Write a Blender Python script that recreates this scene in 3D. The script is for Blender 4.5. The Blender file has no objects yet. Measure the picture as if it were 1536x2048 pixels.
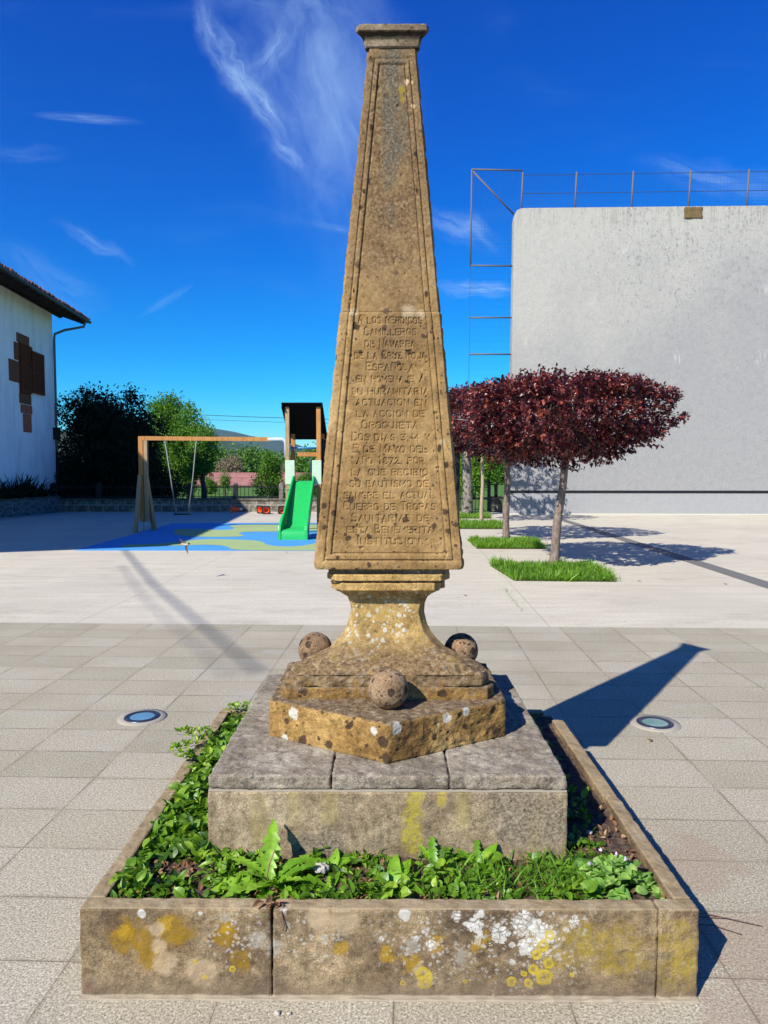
import bpy, bmesh, math, random
import numpy as np
from mathutils import Vector, Matrix
S = bpy.context.scene
R = math.radians
rng = np.random.default_rng(7)
random.seed(7)
HC = 1.7                                   # camera height

# ------------------------------------------------------------------ camera
cam_d = bpy.data.cameras.new('camera'); cam = bpy.data.objects.new('camera', cam_d)
S.collection.objects.link(cam); S.camera = cam
cam.location = (0, 0, HC)
cam.rotation_euler = (R(90 - 3.247), 0, R(0.284))
cam_d.sensor_fit = 'VERTICAL'; cam_d.sensor_height = 24.0; cam_d.lens = 24.0 * 1410 / 2048
cam_d.clip_start = 0.05; cam_d.clip_end = 20000

# ------------------------------------------------------------------ sky and sun
SUN_AZ, SUN_EL = 39.5, 38.2                # shadows run 39.5 degrees right of the view axis
W = bpy.data.worlds.new('World'); S.world = W; W.use_nodes = True
wt = W.node_tree; wt.nodes.clear()
class NT:
    """small helper round a node tree"""
    def __init__(s, tree): s.t = tree; s.n = tree.nodes; s.l = tree.links
    def put(s, sock, v):
        if v is None: return
        if isinstance(v, bpy.types.NodeSocket): s.l.new(v, sock)
        else:
            if isinstance(v, (tuple, list)) and len(v) == 3 and sock.type == 'RGBA': v = (*v, 1)
            if isinstance(v, (int, float)) and sock.type == 'VECTOR': v = (v, v, v)
            sock.default_value = v
    def node(s, kind, **kw):
        n = s.n.new(kind)
        for k, v in kw.items(): setattr(n, k, v)
        return n
    def math(s, op, a, b=None, c=None, clamp=False):
        n = s.node('ShaderNodeMath', operation=op, use_clamp=clamp)
        s.put(n.inputs[0], a); s.put(n.inputs[1], b)
        if c is not None: s.put(n.inputs[2], c)
        return n.outputs[0]
    def vmath(s, op, a, b=None, out=0):
        n = s.node('ShaderNodeVectorMath', operation=op)
        s.put(n.inputs[0], a); s.put(n.inputs[1], b)
        return n.outputs[out]
    def pos(s):
        return s.node('ShaderNodeNewGeometry').outputs['Position']
    def obj(s):
        return s.node('ShaderNodeTexCoord').outputs['Object']
    def scaled(s, v, sc, rot=(0, 0, 0), loc=(0, 0, 0)):
        m = s.node('ShaderNodeMapping'); s.put(m.inputs[0], v)
        m.inputs[1].default_value = loc; m.inputs[2].default_value = rot; m.inputs[3].default_value = sc
        return m.outputs[0]
    def noise(s, v, scale, detail=4, rough=.55, dist=0):
        n = s.node('ShaderNodeTexNoise'); s.put(n.inputs['Vector'], v)
        n.inputs['Scale'].default_value = scale; n.inputs['Detail'].default_value = detail
        n.inputs['Roughness'].default_value = rough; n.inputs['Distortion'].default_value = dist
        return n.outputs[0]
    def voro(s, v, scale, out='Distance', feature='F1'):
        n = s.node('ShaderNodeTexVoronoi', feature=feature); s.put(n.inputs['Vector'], v)
        n.inputs['Scale'].default_value = scale
        return n.outputs[out]
    def mr(s, v, a, b, c=0., d=1., smooth=True):
        n = s.node('ShaderNodeMapRange', interpolation_type='SMOOTHSTEP' if smooth else 'LINEAR')
        s.put(n.inputs[0], v)
        for i, q in zip((1, 2, 3, 4), (a, b, c, d)): s.put(n.inputs[i], q)
        return n.outputs[0]
    def mix(s, f, a, b, mode='MIX'):
        n = s.node('ShaderNodeMix', data_type='RGBA', blend_type=mode)
        s.put(n.inputs[0], f); s.put(n.inputs[6], a); s.put(n.inputs[7], b)
        return n.outputs[2]
    def ramp(s, f, stops):
        n = s.node('ShaderNodeValToRGB'); s.put(n.inputs[0], f)
        e = n.color_ramp.elements
        while len(e) < len(stops): e.new(.5)
        for q, (p, c) in zip(e, stops): q.position = p; q.color = (*c, 1)
        return n.outputs[0]
    def attr(s, name='rnd'):
        return s.node('ShaderNodeAttribute', attribute_name=name).outputs['Fac']
    def sep(s, v):
        n = s.node('ShaderNodeSeparateXYZ'); s.put(n.inputs[0], v); return n.outputs
    def comb(s, x, y, z):
        n = s.node('ShaderNodeCombineXYZ')
        for i, q in enumerate((x, y, z)): s.put(n.inputs[i], q)
        return n.outputs[0]

k = NT(wt)
sky = k.node('ShaderNodeTexSky', sky_type='NISHITA')
sky.sun_disc = False; sky.sun_elevation = R(SUN_EL); sky.sun_rotation = R(180 + SUN_AZ)
sky.altitude = 300; sky.air_density = 1.0; sky.dust_density = 0.3; sky.ozone_density = 2.5
hs = k.node('ShaderNodeHueSaturation'); hs.inputs['Saturation'].default_value = 1.32
hs.inputs['Hue'].default_value = 0.503
k.put(hs.inputs['Color'], sky.outputs[0])
sr, sg, sb = k.sep(hs.outputs[0]); KS = .0815
sr = k.math('MULTIPLY', k.math('POWER', k.math('MULTIPLY', sr, KS), 2.9), 3.4 / KS)
sg = k.math('MULTIPLY', k.math('POWER', k.math('MULTIPLY', sg, KS), 1.40), 2.22 / KS)
sb = k.math('MULTIPLY', sb, 2.12)
skyc = k.comb(sr, sg, sb)
dirv = k.node('ShaderNodeTexCoord').outputs['Generated']
dx, dy, dz = k.sep(dirv)
fw = k.math('MAXIMUM', dy, .02)
u = k.math('DIVIDE', dx, fw); v = k.math('DIVIDE', dz, fw)         # tangent plane towards +Y
uv = k.comb(u, v, 0)
nw = k.node('ShaderNodeTexNoise'); k.put(nw.inputs['Vector'], uv); nw.inputs['Scale'].default_value = 7; nw.inputs['Detail'].default_value = 5; nw.inputs['Roughness'].default_value = .55
uvw = k.vmath('ADD', uv, k.vmath('MULTIPLY', k.vmath('SUBTRACT', nw.outputs['Color'], (.5, .5, .5)), (.085, .085, 0)))
front = k.mr(dy, .05, .3)
def px2uv(x, y): return ((x - 775) / 1410, -(y - 944) / 1410)
wisps = None
# centre px, half length, half width (px), angle (deg, image up), strength
for cx, cy, hl, hw, an, st, seed in [
    (470, 130, 95, 26, -52, .55, 1.3), (525, 215, 85, 20, -60, .75, 4.1), (550, 120, 75, 30, 62, .42, 2.2),
    (580, 318, 48, 16, -38, .5, 5.5), (640, 150, 260, 140, -70, .52, 7.7), (690, 330, 260, 110, -80, .26, 3.1), (560, 20, 170, 45, -10, .28, 9.1),
    (190, 257, 85, 9, -4, .5, 3.3), (205, 482, 80, 14, -26, .38, 6.1), (340, 606, 52, 8, 30, .26, 8.2),
    (920, 462, 80, 26, -22, .55, 2.9), (945, 582, 75, 15, -5, .75, 4.9), (1430, 375, 150, 36, -12, .35, 1.9),
    (60, 330, 80, 16, -10, .14, 8.8), (420, 60, 24, 55, 15, .3, 3.9), (110, 560, 120, 40, -30, .22, 5.9), (680, 468, 55, 8, -12, .22, 3.7)]:
    uu, vv = px2uv(cx, cy)
    m = k.node('ShaderNodeMapping', vector_type='TEXTURE'); k.put(m.inputs[0], uvw if hw > 12 else uv)
    m.inputs[1].default_value = (uu, vv, 0); m.inputs[2].default_value = (0, 0, R(an))
    m.inputs[3].default_value = (hl / 1410, hw / 1410, 1)
    ln = k.vmath('LENGTH', m.outputs[0], out=1)
    fall = k.mr(ln, 1.45, .1)
    st_v = k.scaled(m.outputs[0], (.9, 1.35, 1), loc=(seed * 3, seed, 0))
    nz = k.mr(k.noise(st_v, 1.3, 10, .60, .45), .20, .84)
    a = k.math('MULTIPLY', k.math('MULTIPLY', fall, nz), st)
    wisps = a if wisps is None else k.math('ADD', wisps, a)
thin = k.mr(k.noise(k.scaled(uv, (1.2, 5, 1), rot=(0, 0, R(18))), 2.2, 8, .6, .3), .52, .9, 0, .10)
cl = k.math('MULTIPLY', k.math('ADD', wisps, thin), front, clamp=True)
col = k.mix(cl, skyc, (5.2, 8.0, 12.6))
bg = k.node('ShaderNodeBackground'); k.put(bg.inputs[0], col); bg.inputs[1].default_value = 0.050
wo = k.node('ShaderNodeOutputWorld'); k.l.new(bg.outputs[0], wo.inputs[0])

sun_d = bpy.data.lights.new('sun', 'SUN'); sun = bpy.data.objects.new('sun', sun_d)
S.collection.objects.link(sun)
sun_d.energy = 5.0; sun_d.angle = R(.53); sun_d.color = (1, .955, .87)
az = R(SUN_AZ); el = R(SUN_EL)
sdir = Vector((math.sin(az) * math.cos(el), math.cos(az) * math.cos(el), -math.sin(el)))
sun.rotation_euler = sdir.to_track_quat('-Z', 'Y').to_euler()
sun.location = (-10, -12, 12)
S.view_settings.view_transform = 'Standard'; S.view_settings.look = 'None'
S.view_settings.exposure = 0.70; S.view_settings.gamma = 1; S.view_settings.use_curve_mapping = False

# ------------------------------------------------------------------ helpers
LOC = {}
def link(o, parent=None):
    S.collection.objects.link(o)
    if parent is not None: o.parent = parent
    return o
def tag(o, label=None, cat=None, group=None, kind=None):
    if label: o['label'] = label
    if cat: o['category'] = cat
    if group: o['group'] = group
    if kind: o['kind'] = kind
    return o
def thing(name, label, cat, loc=(0, 0, 0), group=None, rz=0):
    o = link(bpy.data.objects.new(name, None)); o.location = loc; o.rotation_euler = (0, 0, rz)
    o.empty_display_size = .2
    LOC[o.name] = Vector(loc)
    return tag(o, label, cat, group)
def copy_tree(o, parent=None):
    c = o.copy(); S.collection.objects.link(c)
    if parent is not None: c.parent = parent
    for ch in list(o.children): copy_tree(ch, c)
    return c
class MB:
    """collects shapes in world coordinates"""
    def __init__(s): s.v = []; s.f = []; s.mi = []; s.sm = []
    def add(s, vs, fs, mi=0, smooth=False):
        b = len(s.v); s.v += [tuple(p) for p in vs]
        for f in fs: s.f.append([b + i for i in f]); s.mi.append(mi); s.sm.append(smooth)
    def box(s, x0, x1, y0, y1, z0, z1, mi=0):
        s.add([(x0, y0, z0), (x1, y0, z0), (x1, y1, z0), (x0, y1, z0), (x0, y0, z1), (x1, y0, z1), (x1, y1, z1), (x0, y1, z1)],
              [(0, 3, 2, 1), (4, 5, 6, 7), (0, 1, 5, 4), (1, 2, 6, 5), (2, 3, 7, 6), (3, 0, 4, 7)], mi)
    def obox(s, c, size, rot=0, mi=0, tilt=None):
        m = Matrix.Rotation(rot, 3, 'Z') if tilt is None else tilt
        c = Vector(c); hx, hy, hz = [q / 2 for q in size]
        P = [c + m @ Vector((a * hx, b * hy, d * hz)) for d in (-1, 1) for a, b in ((-1, -1), (1, -1), (1, 1), (-1, 1))]
        s.add(P, [(0, 3, 2, 1), (4, 5, 6, 7), (0, 1, 5, 4), (1, 2, 6, 5), (2, 3, 7, 6), (3, 0, 4, 7)], mi)
    def bar(s, a, b, w, h, mi=0, up=(0, 0, 1)):
        a, b = Vector(a), Vector(b); d = b - a
        z = d.normalized(); x = z.cross(Vector(up))
        if x.length < 1e-4: x = z.cross(Vector((0, 1, 0)))
        x.normalize(); y = x.cross(z)
        m = Matrix((x, z, y)).transposed()
        s.obox((a + b) / 2, (w, d.length, h), 0, mi, m)
    def loft(s, rings, caps=True, mi=0, smooth=False, closed=True):
        n = len(rings[0]); vs = [p for r in rings for p in r]; fs = []
        for i in range(len(rings) - 1):
            for j in range(n if closed else n - 1):
                a = i * n + j; b = i * n + (j + 1) % n
                fs.append((a, b, b + n, a + n))
        s.add(vs, fs, mi, smooth)
        if caps and closed:
            b = len(s.v) - len(vs)
            s.f.append([b + i for i in reversed(range(n))]); s.mi.append(mi); s.sm.append(False)
            s.f.append([b + (len(rings) - 1) * n + i for i in range(n)]); s.mi.append(mi); s.sm.append(False)
    def tube(s, pts, r, n=8, mi=0, caps=True):
        pts = [Vector(p) for p in pts]
        rs = r if isinstance(r, (list, tuple)) else [r] * len(pts)
        rings = []; x = None
        for i, p in enumerate(pts):
            d = (pts[min(i + 1, len(pts) - 1)] - pts[max(i - 1, 0)]).normalized()
            if x is None:
                x = d.cross(Vector((0, 0, 1)))
                if x.length < 1e-3: x = d.cross(Vector((0, 1, 0)))
            x = (x - d * x.dot(d)).normalized(); y = d.cross(x)
            rings.append([p + (x * math.cos(t) + y * math.sin(t)) * rs[i] for t in [2 * math.pi * q / n for q in range(n)]])
        s.loft(rings, caps, mi, True)
    def lathe(s, c, prof, n=32, mi=0, smooth=True, caps=False):
        rings = [[(c[0] + r * math.cos(t), c[1] + r * math.sin(t), c[2] + z) for t in [2 * math.pi * q / n for q in range(n)]] for r, z in prof]
        s.loft(rings, caps, mi, smooth)
    def prism(s, poly, z0, z1, mi=0):
        n = len(poly)
        s.add([(x, y, z0) for x, y in poly] + [(x, y, z1) for x, y in poly],
              [tuple(reversed(range(n))), tuple(range(n, 2 * n))] + [(i, (i + 1) % n, (i + 1) % n + n, i + n) for i in range(n)], mi)
    def build(s, name, mats, parent=None, loc=None):
        me = bpy.data.meshes.new(name)
        off = LOC[parent.name] if parent is not None and parent.name in LOC else Vector(loc or (0, 0, 0))
        me.from_pydata([(p[0] - off[0], p[1] - off[1], p[2] - off[2]) for p in s.v], [], s.f)
        for m in (mats if isinstance(mats, (list, tuple)) else [mats]): me.materials.append(m)
        me.polygons.foreach_set('material_index', s.mi); me.polygons.foreach_set('use_smooth', s.sm)
        me.update()
        o = link(bpy.data.objects.new(name, me), parent)
        if parent is None and loc: o.location = loc
        if parent is not None: LOC[o.name] = off
        return o
def fix_normals(o):
    b = bmesh.new(); b.from_mesh(o.data); bmesh.ops.recalc_face_normals(b, faces=b.faces); b.to_mesh(o.data); b.free()
CLT = {}
def rough(o, bev=.006, levels=5, st=.004, size=.06, seg=2):
    """worn stone: small bevel, dense mesh, noise displacement"""
    if bev:
        m = o.modifiers.new('bevel', 'BEVEL'); m.width = bev; m.segments = seg; m.limit_method = 'ANGLE'; m.angle_limit = R(25)
    m = o.modifiers.new('sub', 'SUBSURF'); m.subdivision_type = 'SIMPLE'; m.levels = levels; m.render_levels = levels
    if size not in CLT:
        t = bpy.data.textures.new('cl', 'CLOUDS'); t.noise_scale = size; t.noise_depth = 3; CLT[size] = t
    m = o.modifiers.new('disp', 'DISPLACE'); m.texture = CLT[size]; m.strength = st; m.mid_level = .5; m.texture_coords = 'GLOBAL'
    return o
def np_mesh(name, V, F, mats, parent=None, rnd=None, smooth=False, mi=None, loc=(0, 0, 0)):
    """V (n,3) world, F (m,3|4)"""
    off = LOC[parent.name] if parent is not None and parent.name in LOC else Vector(loc)
    V = np.asarray(V, np.float32) - np.array(off, np.float32); F = np.asarray(F, np.int32)
    me = bpy.data.meshes.new(name); n, kk = F.shape
    me.vertices.add(len(V)); me.vertices.foreach_set('co', V.ravel())
    me.loops.add(n * kk); me.loops.foreach_set('vertex_index', F.ravel())
    me.polygons.add(n); me.polygons.foreach_set('loop_start', np.arange(0, n * kk, kk, dtype=np.int32))
    me.polygons.foreach_set('use_smooth', np.full(n, smooth))
    if mi is not None: me.polygons.foreach_set('material_index', np.asarray(mi, np.int32))
    for m in (mats if isinstance(mats, (list, tuple)) else [mats]): me.materials.append(m)
    me.update(calc_edges=True)
    if rnd is not None:
        a = me.attributes.new('rnd', 'FLOAT', 'FACE'); a.data.foreach_set('value', np.asarray(rnd, np.float32))
    o = link(bpy.data.objects.new(name, me), parent)
    if parent is None: o.location = loc
    if parent is not None: LOC[o.name] = off
    return o
def vnoise(P, freq, seed=0, octv=3):
    """value noise on (n,3) points"""
    out = np.zeros(len(P)); amp = 1; tot = 0
    for o_ in range(octv):
        q = P * freq * 2 ** o_ + seed * 17.3 + o_ * 5.1; i = np.floor(q).astype(np.int64); f = q - i; f = f * f * (3 - 2 * f)
        acc = 0
        for a in (0, 1):
            for b in (0, 1):
                for c in (0, 1):
                    h = ((i[:, 0] + a) * 73856093) ^ ((i[:, 1] + b) * 19349663) ^ ((i[:, 2] + c) * 83492791) ^ (seed * 2654435)
                    h = (h ^ (h >> 13)) * 1274126177 & 0x7fffffff
                    hv = (h % 100003) / 100003.
                    acc = acc + hv * np.where(a, f[:, 0], 1 - f[:, 0]) * np.where(b, f[:, 1], 1 - f[:, 1]) * np.where(c, f[:, 2], 1 - f[:, 2])
        out += acc * amp; tot += amp; amp *= .5
    return out / tot

# ------------------------------------------------------------------ materials
ALB = .665
def mat(name, fn=None, color=None, rough_=.8, metal=0, spec=.35, alb=None):
    m = bpy.data.materials.new(name); m.use_nodes = True; t = m.node_tree; k = NT(t)
    b = t.nodes['Principled BSDF']; b.inputs['Roughness'].default_value = rough_; b.inputs['Metallic'].default_value = metal
    b.inputs['Specular IOR Level'].default_value = spec
    if fn: fn(k, b)
    elif color:
        n = k.noise(k.obj(), 9, 5, .6)
        k.put(b.inputs['Base Color'], k.mix(n, tuple(c * .8 for c in color), tuple(min(1, c * 1.15) for c in color)))
    lk = b.inputs['Base Color'].links
    if lk and (alb or ALB) != 1:
        src = lk[0].from_socket; k.put(b.inputs['Base Color'], k.mix(1, src, ((alb or ALB),) * 3, 'MULTIPLY'))
    return m
def bump(k, b, h, st=.3, dist=.01):
    n = k.node('ShaderNodeBump'); n.inputs['Strength'].default_value = st; n.inputs['Distance'].default_value = dist
    k.put(n.inputs['Height'], h); k.l.new(n.outputs[0], b.inputs['Normal'])
def blobs(k, P, pts, wob=.5, nscale=18, squash=None, soft=.72):
    """0..1 mask of irregular patches: pts = (x,y,z,r)"""
    nz = k.math('ADD', k.math('MULTIPLY', k.math('SUBTRACT', k.noise(P, nscale, 6, .7), .5), 3.2), k.math('MULTIPLY', k.math('SUBTRACT', k.noise(P, nscale * 5, 4, .7), .5), 1.3)); m = None
    for x, y, z, r in pts:
        d = k.vmath('SUBTRACT', P, (x, y, z))
        if squash: d = k.vmath('MULTIPLY', d, squash)
        ln = k.vmath('LENGTH', d, out=1)
        q = k.math('MULTIPLY_ADD', nz, wob * r, ln)
        a = k.mr(q, r * 1.05, r * soft)
        m = a if m is None else k.math('MAXIMUM', m, a)
    return m
def ragged(k, P, pts, nscale=26, t=.80, edge=.05, squash=None, pw=.5, rough_=.78):
    nz = k.noise(P, nscale, 9, rough_); m = None
    for x, y, z, r in pts:
        d = k.vmath('SUBTRACT', P, (x, y, z))
        if squash: d = k.vmath('MULTIPLY', d, squash)
        a = k.mr(k.vmath('LENGTH', d, out=1), r * 1.55, 0)
        m = a if m is None else k.math('MAXIMUM', m, a)
    return k.mr(k.math('MULTIPLY_ADD', m, pw, nz), t, t + edge)
def warp(k, P, sc=45, am=.02):
    n = k.node('ShaderNodeTexNoise'); k.put(n.inputs['Vector'], P); n.inputs['Scale'].default_value = sc; n.inputs['Detail'].default_value = 3
    return k.vmath('ADD', P, k.vmath('MULTIPLY', k.vmath('SUBTRACT', n.outputs['Color'], (.5, .5, .5)), (am, am, am)))
def stone(name, lo, mid, hi, dark=None, white=None, yellow=None, extra=None, bst=.5, rowl=.62, streak=0, dscale=16, grain=1., mott=1.):
    """dark/white/yellow: (cell scale, spot size, coverage threshold)"""
    def fn(k, b):
        P = k.pos()
        n1 = k.noise(P, 3.1, 9, rowl); n2 = k.noise(P, 34, 6, .7); n3 = k.noise(P, 210, 3, .7)
        c = k.ramp(n1, [(.30, lo), (.5, mid), (.68, hi)])
        c = k.mix(mott, c, k.ramp(n2, [(.30, (.42, .38, .34)), (.44, (.86,) * 3), (.54, (1.03,) * 3), (.72, (1.42, 1.40, 1.36))]), 'MULTIPLY')
        nm = k.noise(P, 11, 7, .72); c = k.mix(1, c, k.ramp(nm, [(.34, (.72, .66, .60)), (.5, (1,) * 3), (.66, (1.16,) * 3)]), 'MULTIPLY')
        c = k.mix(.75 * grain, c, k.ramp(n3, [(.34, (.42,) * 3), (.5, (.97,) * 3), (.68, (1.6,) * 3)]), 'MULTIPLY')
        if streak:
            sn = k.noise(k.scaled(P, (9, 9, 1.1)), 2, 6, .65)
            c = k.mix(k.mr(sn, .5, .72, 0, streak), c, tuple(q * .33 for q in mid))
        hgt = k.math('ADD', k.math('MULTIPLY', n2, .6), k.math('MULTIPLY', n3, .35))
        if dark:
            for sc, sz, th, sd in ((dark[0], dark[1], dark[2], 0), (dark[0] * 2.3, dark[1] * .9, dark[2] + .02, 5)):
                n = k.node('ShaderNodeTexVoronoi', feature='F1'); k.put(n.inputs['Vector'], k.scaled(warp(k, P, 50, .016), (1, 1, 1), loc=(sd, sd * .7, sd * .3)))
                n.inputs['Scale'].default_value = sc; n.inputs['Randomness'].default_value = 1
                keep = k.math('GREATER_THAN', k.sep(n.outputs['Color'])[0], th)
                wob = k.math('MULTIPLY_ADD', k.math('SUBTRACT', k.noise(P, 60, 3, .6), .5), .25, n.outputs['Distance'])
                szv = k.math('MULTIPLY_ADD', k.sep(n.outputs['Color'])[1], sz * .9, sz * .25)
                s_ = k.math('MULTIPLY', k.mr(k.math('SUBTRACT', wob, szv), .05, -.03), keep)
                c = k.mix(k.math('MULTIPLY', s_, .86), c, (.045, .026, .02))
        if yellow:
            ym = k.mr(k.math('ADD', k.noise(P, yellow[0], 8, .68), 0), yellow[2], yellow[2] + .09)
            c = k.mix(k.math('MULTIPLY', ym, yellow[1]), c, (.42, .30, .03))
        if white:
            n = k.node('ShaderNodeTexVoronoi', feature='F1'); k.put(n.inputs['Vector'], warp(k, P, 60, .014)); n.inputs['Scale'].default_value = white[0]
            reg = k.mr(k.noise(P, 5, 3, .6), white[2], white[2] + .08)
            wob = k.math('MULTIPLY_ADD', k.math('SUBTRACT', k.noise(P, 90, 3, .6), .5), .35, n.outputs['Distance'])
            szv = k.math('MULTIPLY', k.sep(n.outputs['Color'])[2], white[1])
            s_ = k.math('MULTIPLY', k.mr(k.math('SUBTRACT', wob, szv), .05, -.03), reg)
            c = k.mix(k.math('MULTIPLY', s_, .85), c, (.66, .62, .52)); hgt = k.math('MULTIPLY_ADD', s_, .2, hgt)
        if extra: c = extra(k, c, P)
        k.put(b.inputs['Base Color'], c); bump(k, b, hgt, bst, .006)
    return mat(name, fn, rough_=.92, spec=.2)

def shaft_extra(k, c, P):
    z = k.sep(P)[2]; x = k.sep(P)[0]
    upz = k.math('ADD', k.mr(z, 2.1, 2.9), k.math('MULTIPLY', k.math('SUBTRACT', k.noise(P, 5, 6, .7), .5), 2.2), clamp=True)
    cen0 = k.mr(k.math('ABSOLUTE', k.math('SUBTRACT', x, .02)), .24, .04, .35, 1)
    sp0 = k.noise(P, 75, 5, .75)
    c = k.mix(k.math('MULTIPLY', k.math('MULTIPLY', upz, cen0), .9), c, k.ramp(sp0, [(.36, (.045, .025, .012)), (.48, (.16, .10, .05)), (.58, (.26, .175, .095)), (.7, (.48, .36, .22))]))
    # grey and black lichen run down the middle of the upper block, speckled
    up = k.mr(z, 2.35, 3.3); cen = k.mr(k.math('ABSOLUTE', k.math('SUBTRACT', x, .02)), .125, .0)
    n = k.noise(k.scaled(P, (1, 1, .35)), 14, 7, .75)
    m = k.mr(k.math('ADD', k.math('MULTIPLY', up, cen), k.math('MULTIPLY', k.math('SUBTRACT', n, .5), 2.8)), .35, 1.0)
    sp = k.noise(P, 95, 6, .8)
    c = k.mix(k.math('MULTIPLY', m, .85), c, k.ramp(sp, [(.36, (.035, .030, .022)), (.5, (.13, .11, .075)), (.62, (.27, .25, .19)), (.74, (.6, .58, .5))]))
    # small black pits and spots that follow the moulding
    hwz = k.math('MULTIPLY_ADD', z, -.09714, .4548)
    dm = k.math('ABSOLUTE', k.math('SUBTRACT', k.math('ABSOLUTE', k.math('SUBTRACT', x, .013)), k.math('SUBTRACT', hwz, .058)))
    vs = k.node('ShaderNodeTexVoronoi'); k.put(vs.inputs['Vector'], k.scaled(warp(k, P, 60, .01), (1, 1, .62))); vs.inputs['Scale'].default_value = 30
    sm = k.math('MULTIPLY', k.mr(k.math('SUBTRACT', vs.outputs['Distance'], k.math('MULTIPLY', k.sep(vs.outputs['Color'])[1], .36)), .05, -.05), k.math('GREATER_THAN', k.sep(vs.outputs['Color'])[0], .52))
    c = k.mix(k.math('MULTIPLY', k.math('MULTIPLY', sm, k.mr(dm, .030, .016)), .88), c, (.022, .015, .012))
    w = blobs(k, P, [(.085, 3.16, 3.385, .016), (.108, 3.16, 3.385, .010), (.108, 3.15, 3.28, .012)], .2, 50)
    c = k.mix(w, c, (.62, .45, .26))
    y = blobs(k, P, [(.062, 3.16, 3.35, .02), (.066, 3.16, 3.31, .016), (-.04, 3.15, 2.86, .02), (-.05, 3.15, 2.80, .018)], .9, 60)
    c = k.mix(k.math('MULTIPLY', y, .8), c, (.36, .28, .02))
    w2 = blobs(k, P, [(-.15, 3.1, 2.39, .03), (.09, 3.1, 2.395, .04), (.145, 3.1, 2.385, .025), (.20, 3.1, 2.2, .022), (.235, 3.06, 1.83, .016)], .4, 50, None, .3)
    c = k.mix(k.math('MULTIPLY', w2, .6), c, (.62, .50, .32))
    # dark vertical stain over the upper lines of writing
    d = blobs(k, P, [(.01, 3.1, 2.2, .16), (.0, 3.1, 2.02, .13)], .5, 12, (1.9, .3, .6), .1)
    return k.mix(k.math('MULTIPLY', d, .25), c, (.10, .07, .05))
M_shaft = stone('sandstone_shaft', (.265, .160, .062), (.395, .245, .098), (.51, .335, .145), dark=(19, .24, .48), bst=.5, extra=shaft_extra, grain=.45, mott=.7)
def neck_extra(k, c, P):
    z = k.sep(P)[2]
    clean = k.mr(k.noise(P, 5, 4, .6), .38, .62)
    low = k.mr(z, 1.02, .86)
    sp = k.noise(P, 48, 7, .8)
    lowm = k.math('ADD', low, k.math('MULTIPLY', k.math('SUBTRACT', k.noise(P, 9, 6, .7), .5), 1.6), clamp=True)
    c = k.mix(k.math('MULTIPLY', lowm, .88), c, k.ramp(sp, [(.38, (.035, .022, .014)), (.47, (.14, .085, .045)), (.56, (.28, .19, .10)), (.68, (.62, .50, .34))]))
    y = k.mr(k.noise(P, 11, 7, .7), .56, .66)
    return k.mix(k.math('MULTIPLY', y, .5), c, (.40, .28, .03))
M_neck = stone('sandstone_neck', (.36, .23, .075), (.52, .35, .13), (.62, .44, .19), white=(46, .52, .46), bst=.5, extra=neck_extra)
M_slab = stone('sandstone_mould', (.38, .23, .075), (.52, .33, .12), (.60, .41, .17), dark=(24, .10, .85), bst=.4)
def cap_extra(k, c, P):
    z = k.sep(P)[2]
    band = k.math('MULTIPLY', k.mr(z, 3.556, 3.570), k.mr(z, 3.592, 3.586))  # cavetto: black algae, plus the shadow under the lip painted in
    ln = k.math('MULTIPLY', k.mr(z, 3.527, 3.531), k.mr(z, 3.540, 3.535))  # shadow line of the joint below the fillet, put into the colour
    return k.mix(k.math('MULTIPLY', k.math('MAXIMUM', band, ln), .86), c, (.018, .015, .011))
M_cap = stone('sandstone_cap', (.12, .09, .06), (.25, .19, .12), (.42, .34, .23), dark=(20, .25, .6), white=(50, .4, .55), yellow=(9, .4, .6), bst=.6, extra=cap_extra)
def plinth_extra(k, c, P):
    nz = k.sep(k.node('ShaderNodeNewGeometry').outputs['Normal'])[2]
    top = k.math('MAXIMUM', k.mr(nz, .6, .9), k.math('MULTIPLY', k.mr(k.math('ADD', k.sep(P)[2], k.math('MULTIPLY', k.noise(P, 14, 6, .75), .3)), .91, .97), .85))
    sp = k.noise(k.scaled(P, (1, 1, 1)), 30, 9, .8)
    g = k.ramp(sp, [(.36, (.045, .03, .02)), (.5, (.20, .14, .085)), (.64, (.46, .38, .27))])
    c = k.mix(k.math('MULTIPLY', top, .85), c, g)
    w = blobs(k, P, [(-.385, 2.88, .70, .03), (-.05, 2.68, .70, .02), (.03, 2.68, .71, .028), (.24, 2.79, .71, .022), (.32, 2.84, .72, .020), (-.43, 2.9, .585, .02), (.30, 3.0, .76, .02), (.2, 2.78, .69, .012)], .35, 50)
    return k.mix(k.math('MULTIPLY', w, .9), c, (.68, .64, .55))
M_plinth = stone('sandstone_plinth', (.16, .085, .03), (.38, .225, .07), (.56, .37, .14), dark=(15, .30, .34), yellow=(14, .5, .64), bst=.7, extra=plinth_extra)
M_ball = stone('sandstone_ball', (.18, .10, .055), (.32, .21, .12), (.46, .34, .21), dark=(22, .40, .30), white=(30, .3, .56), bst=.6)
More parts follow.
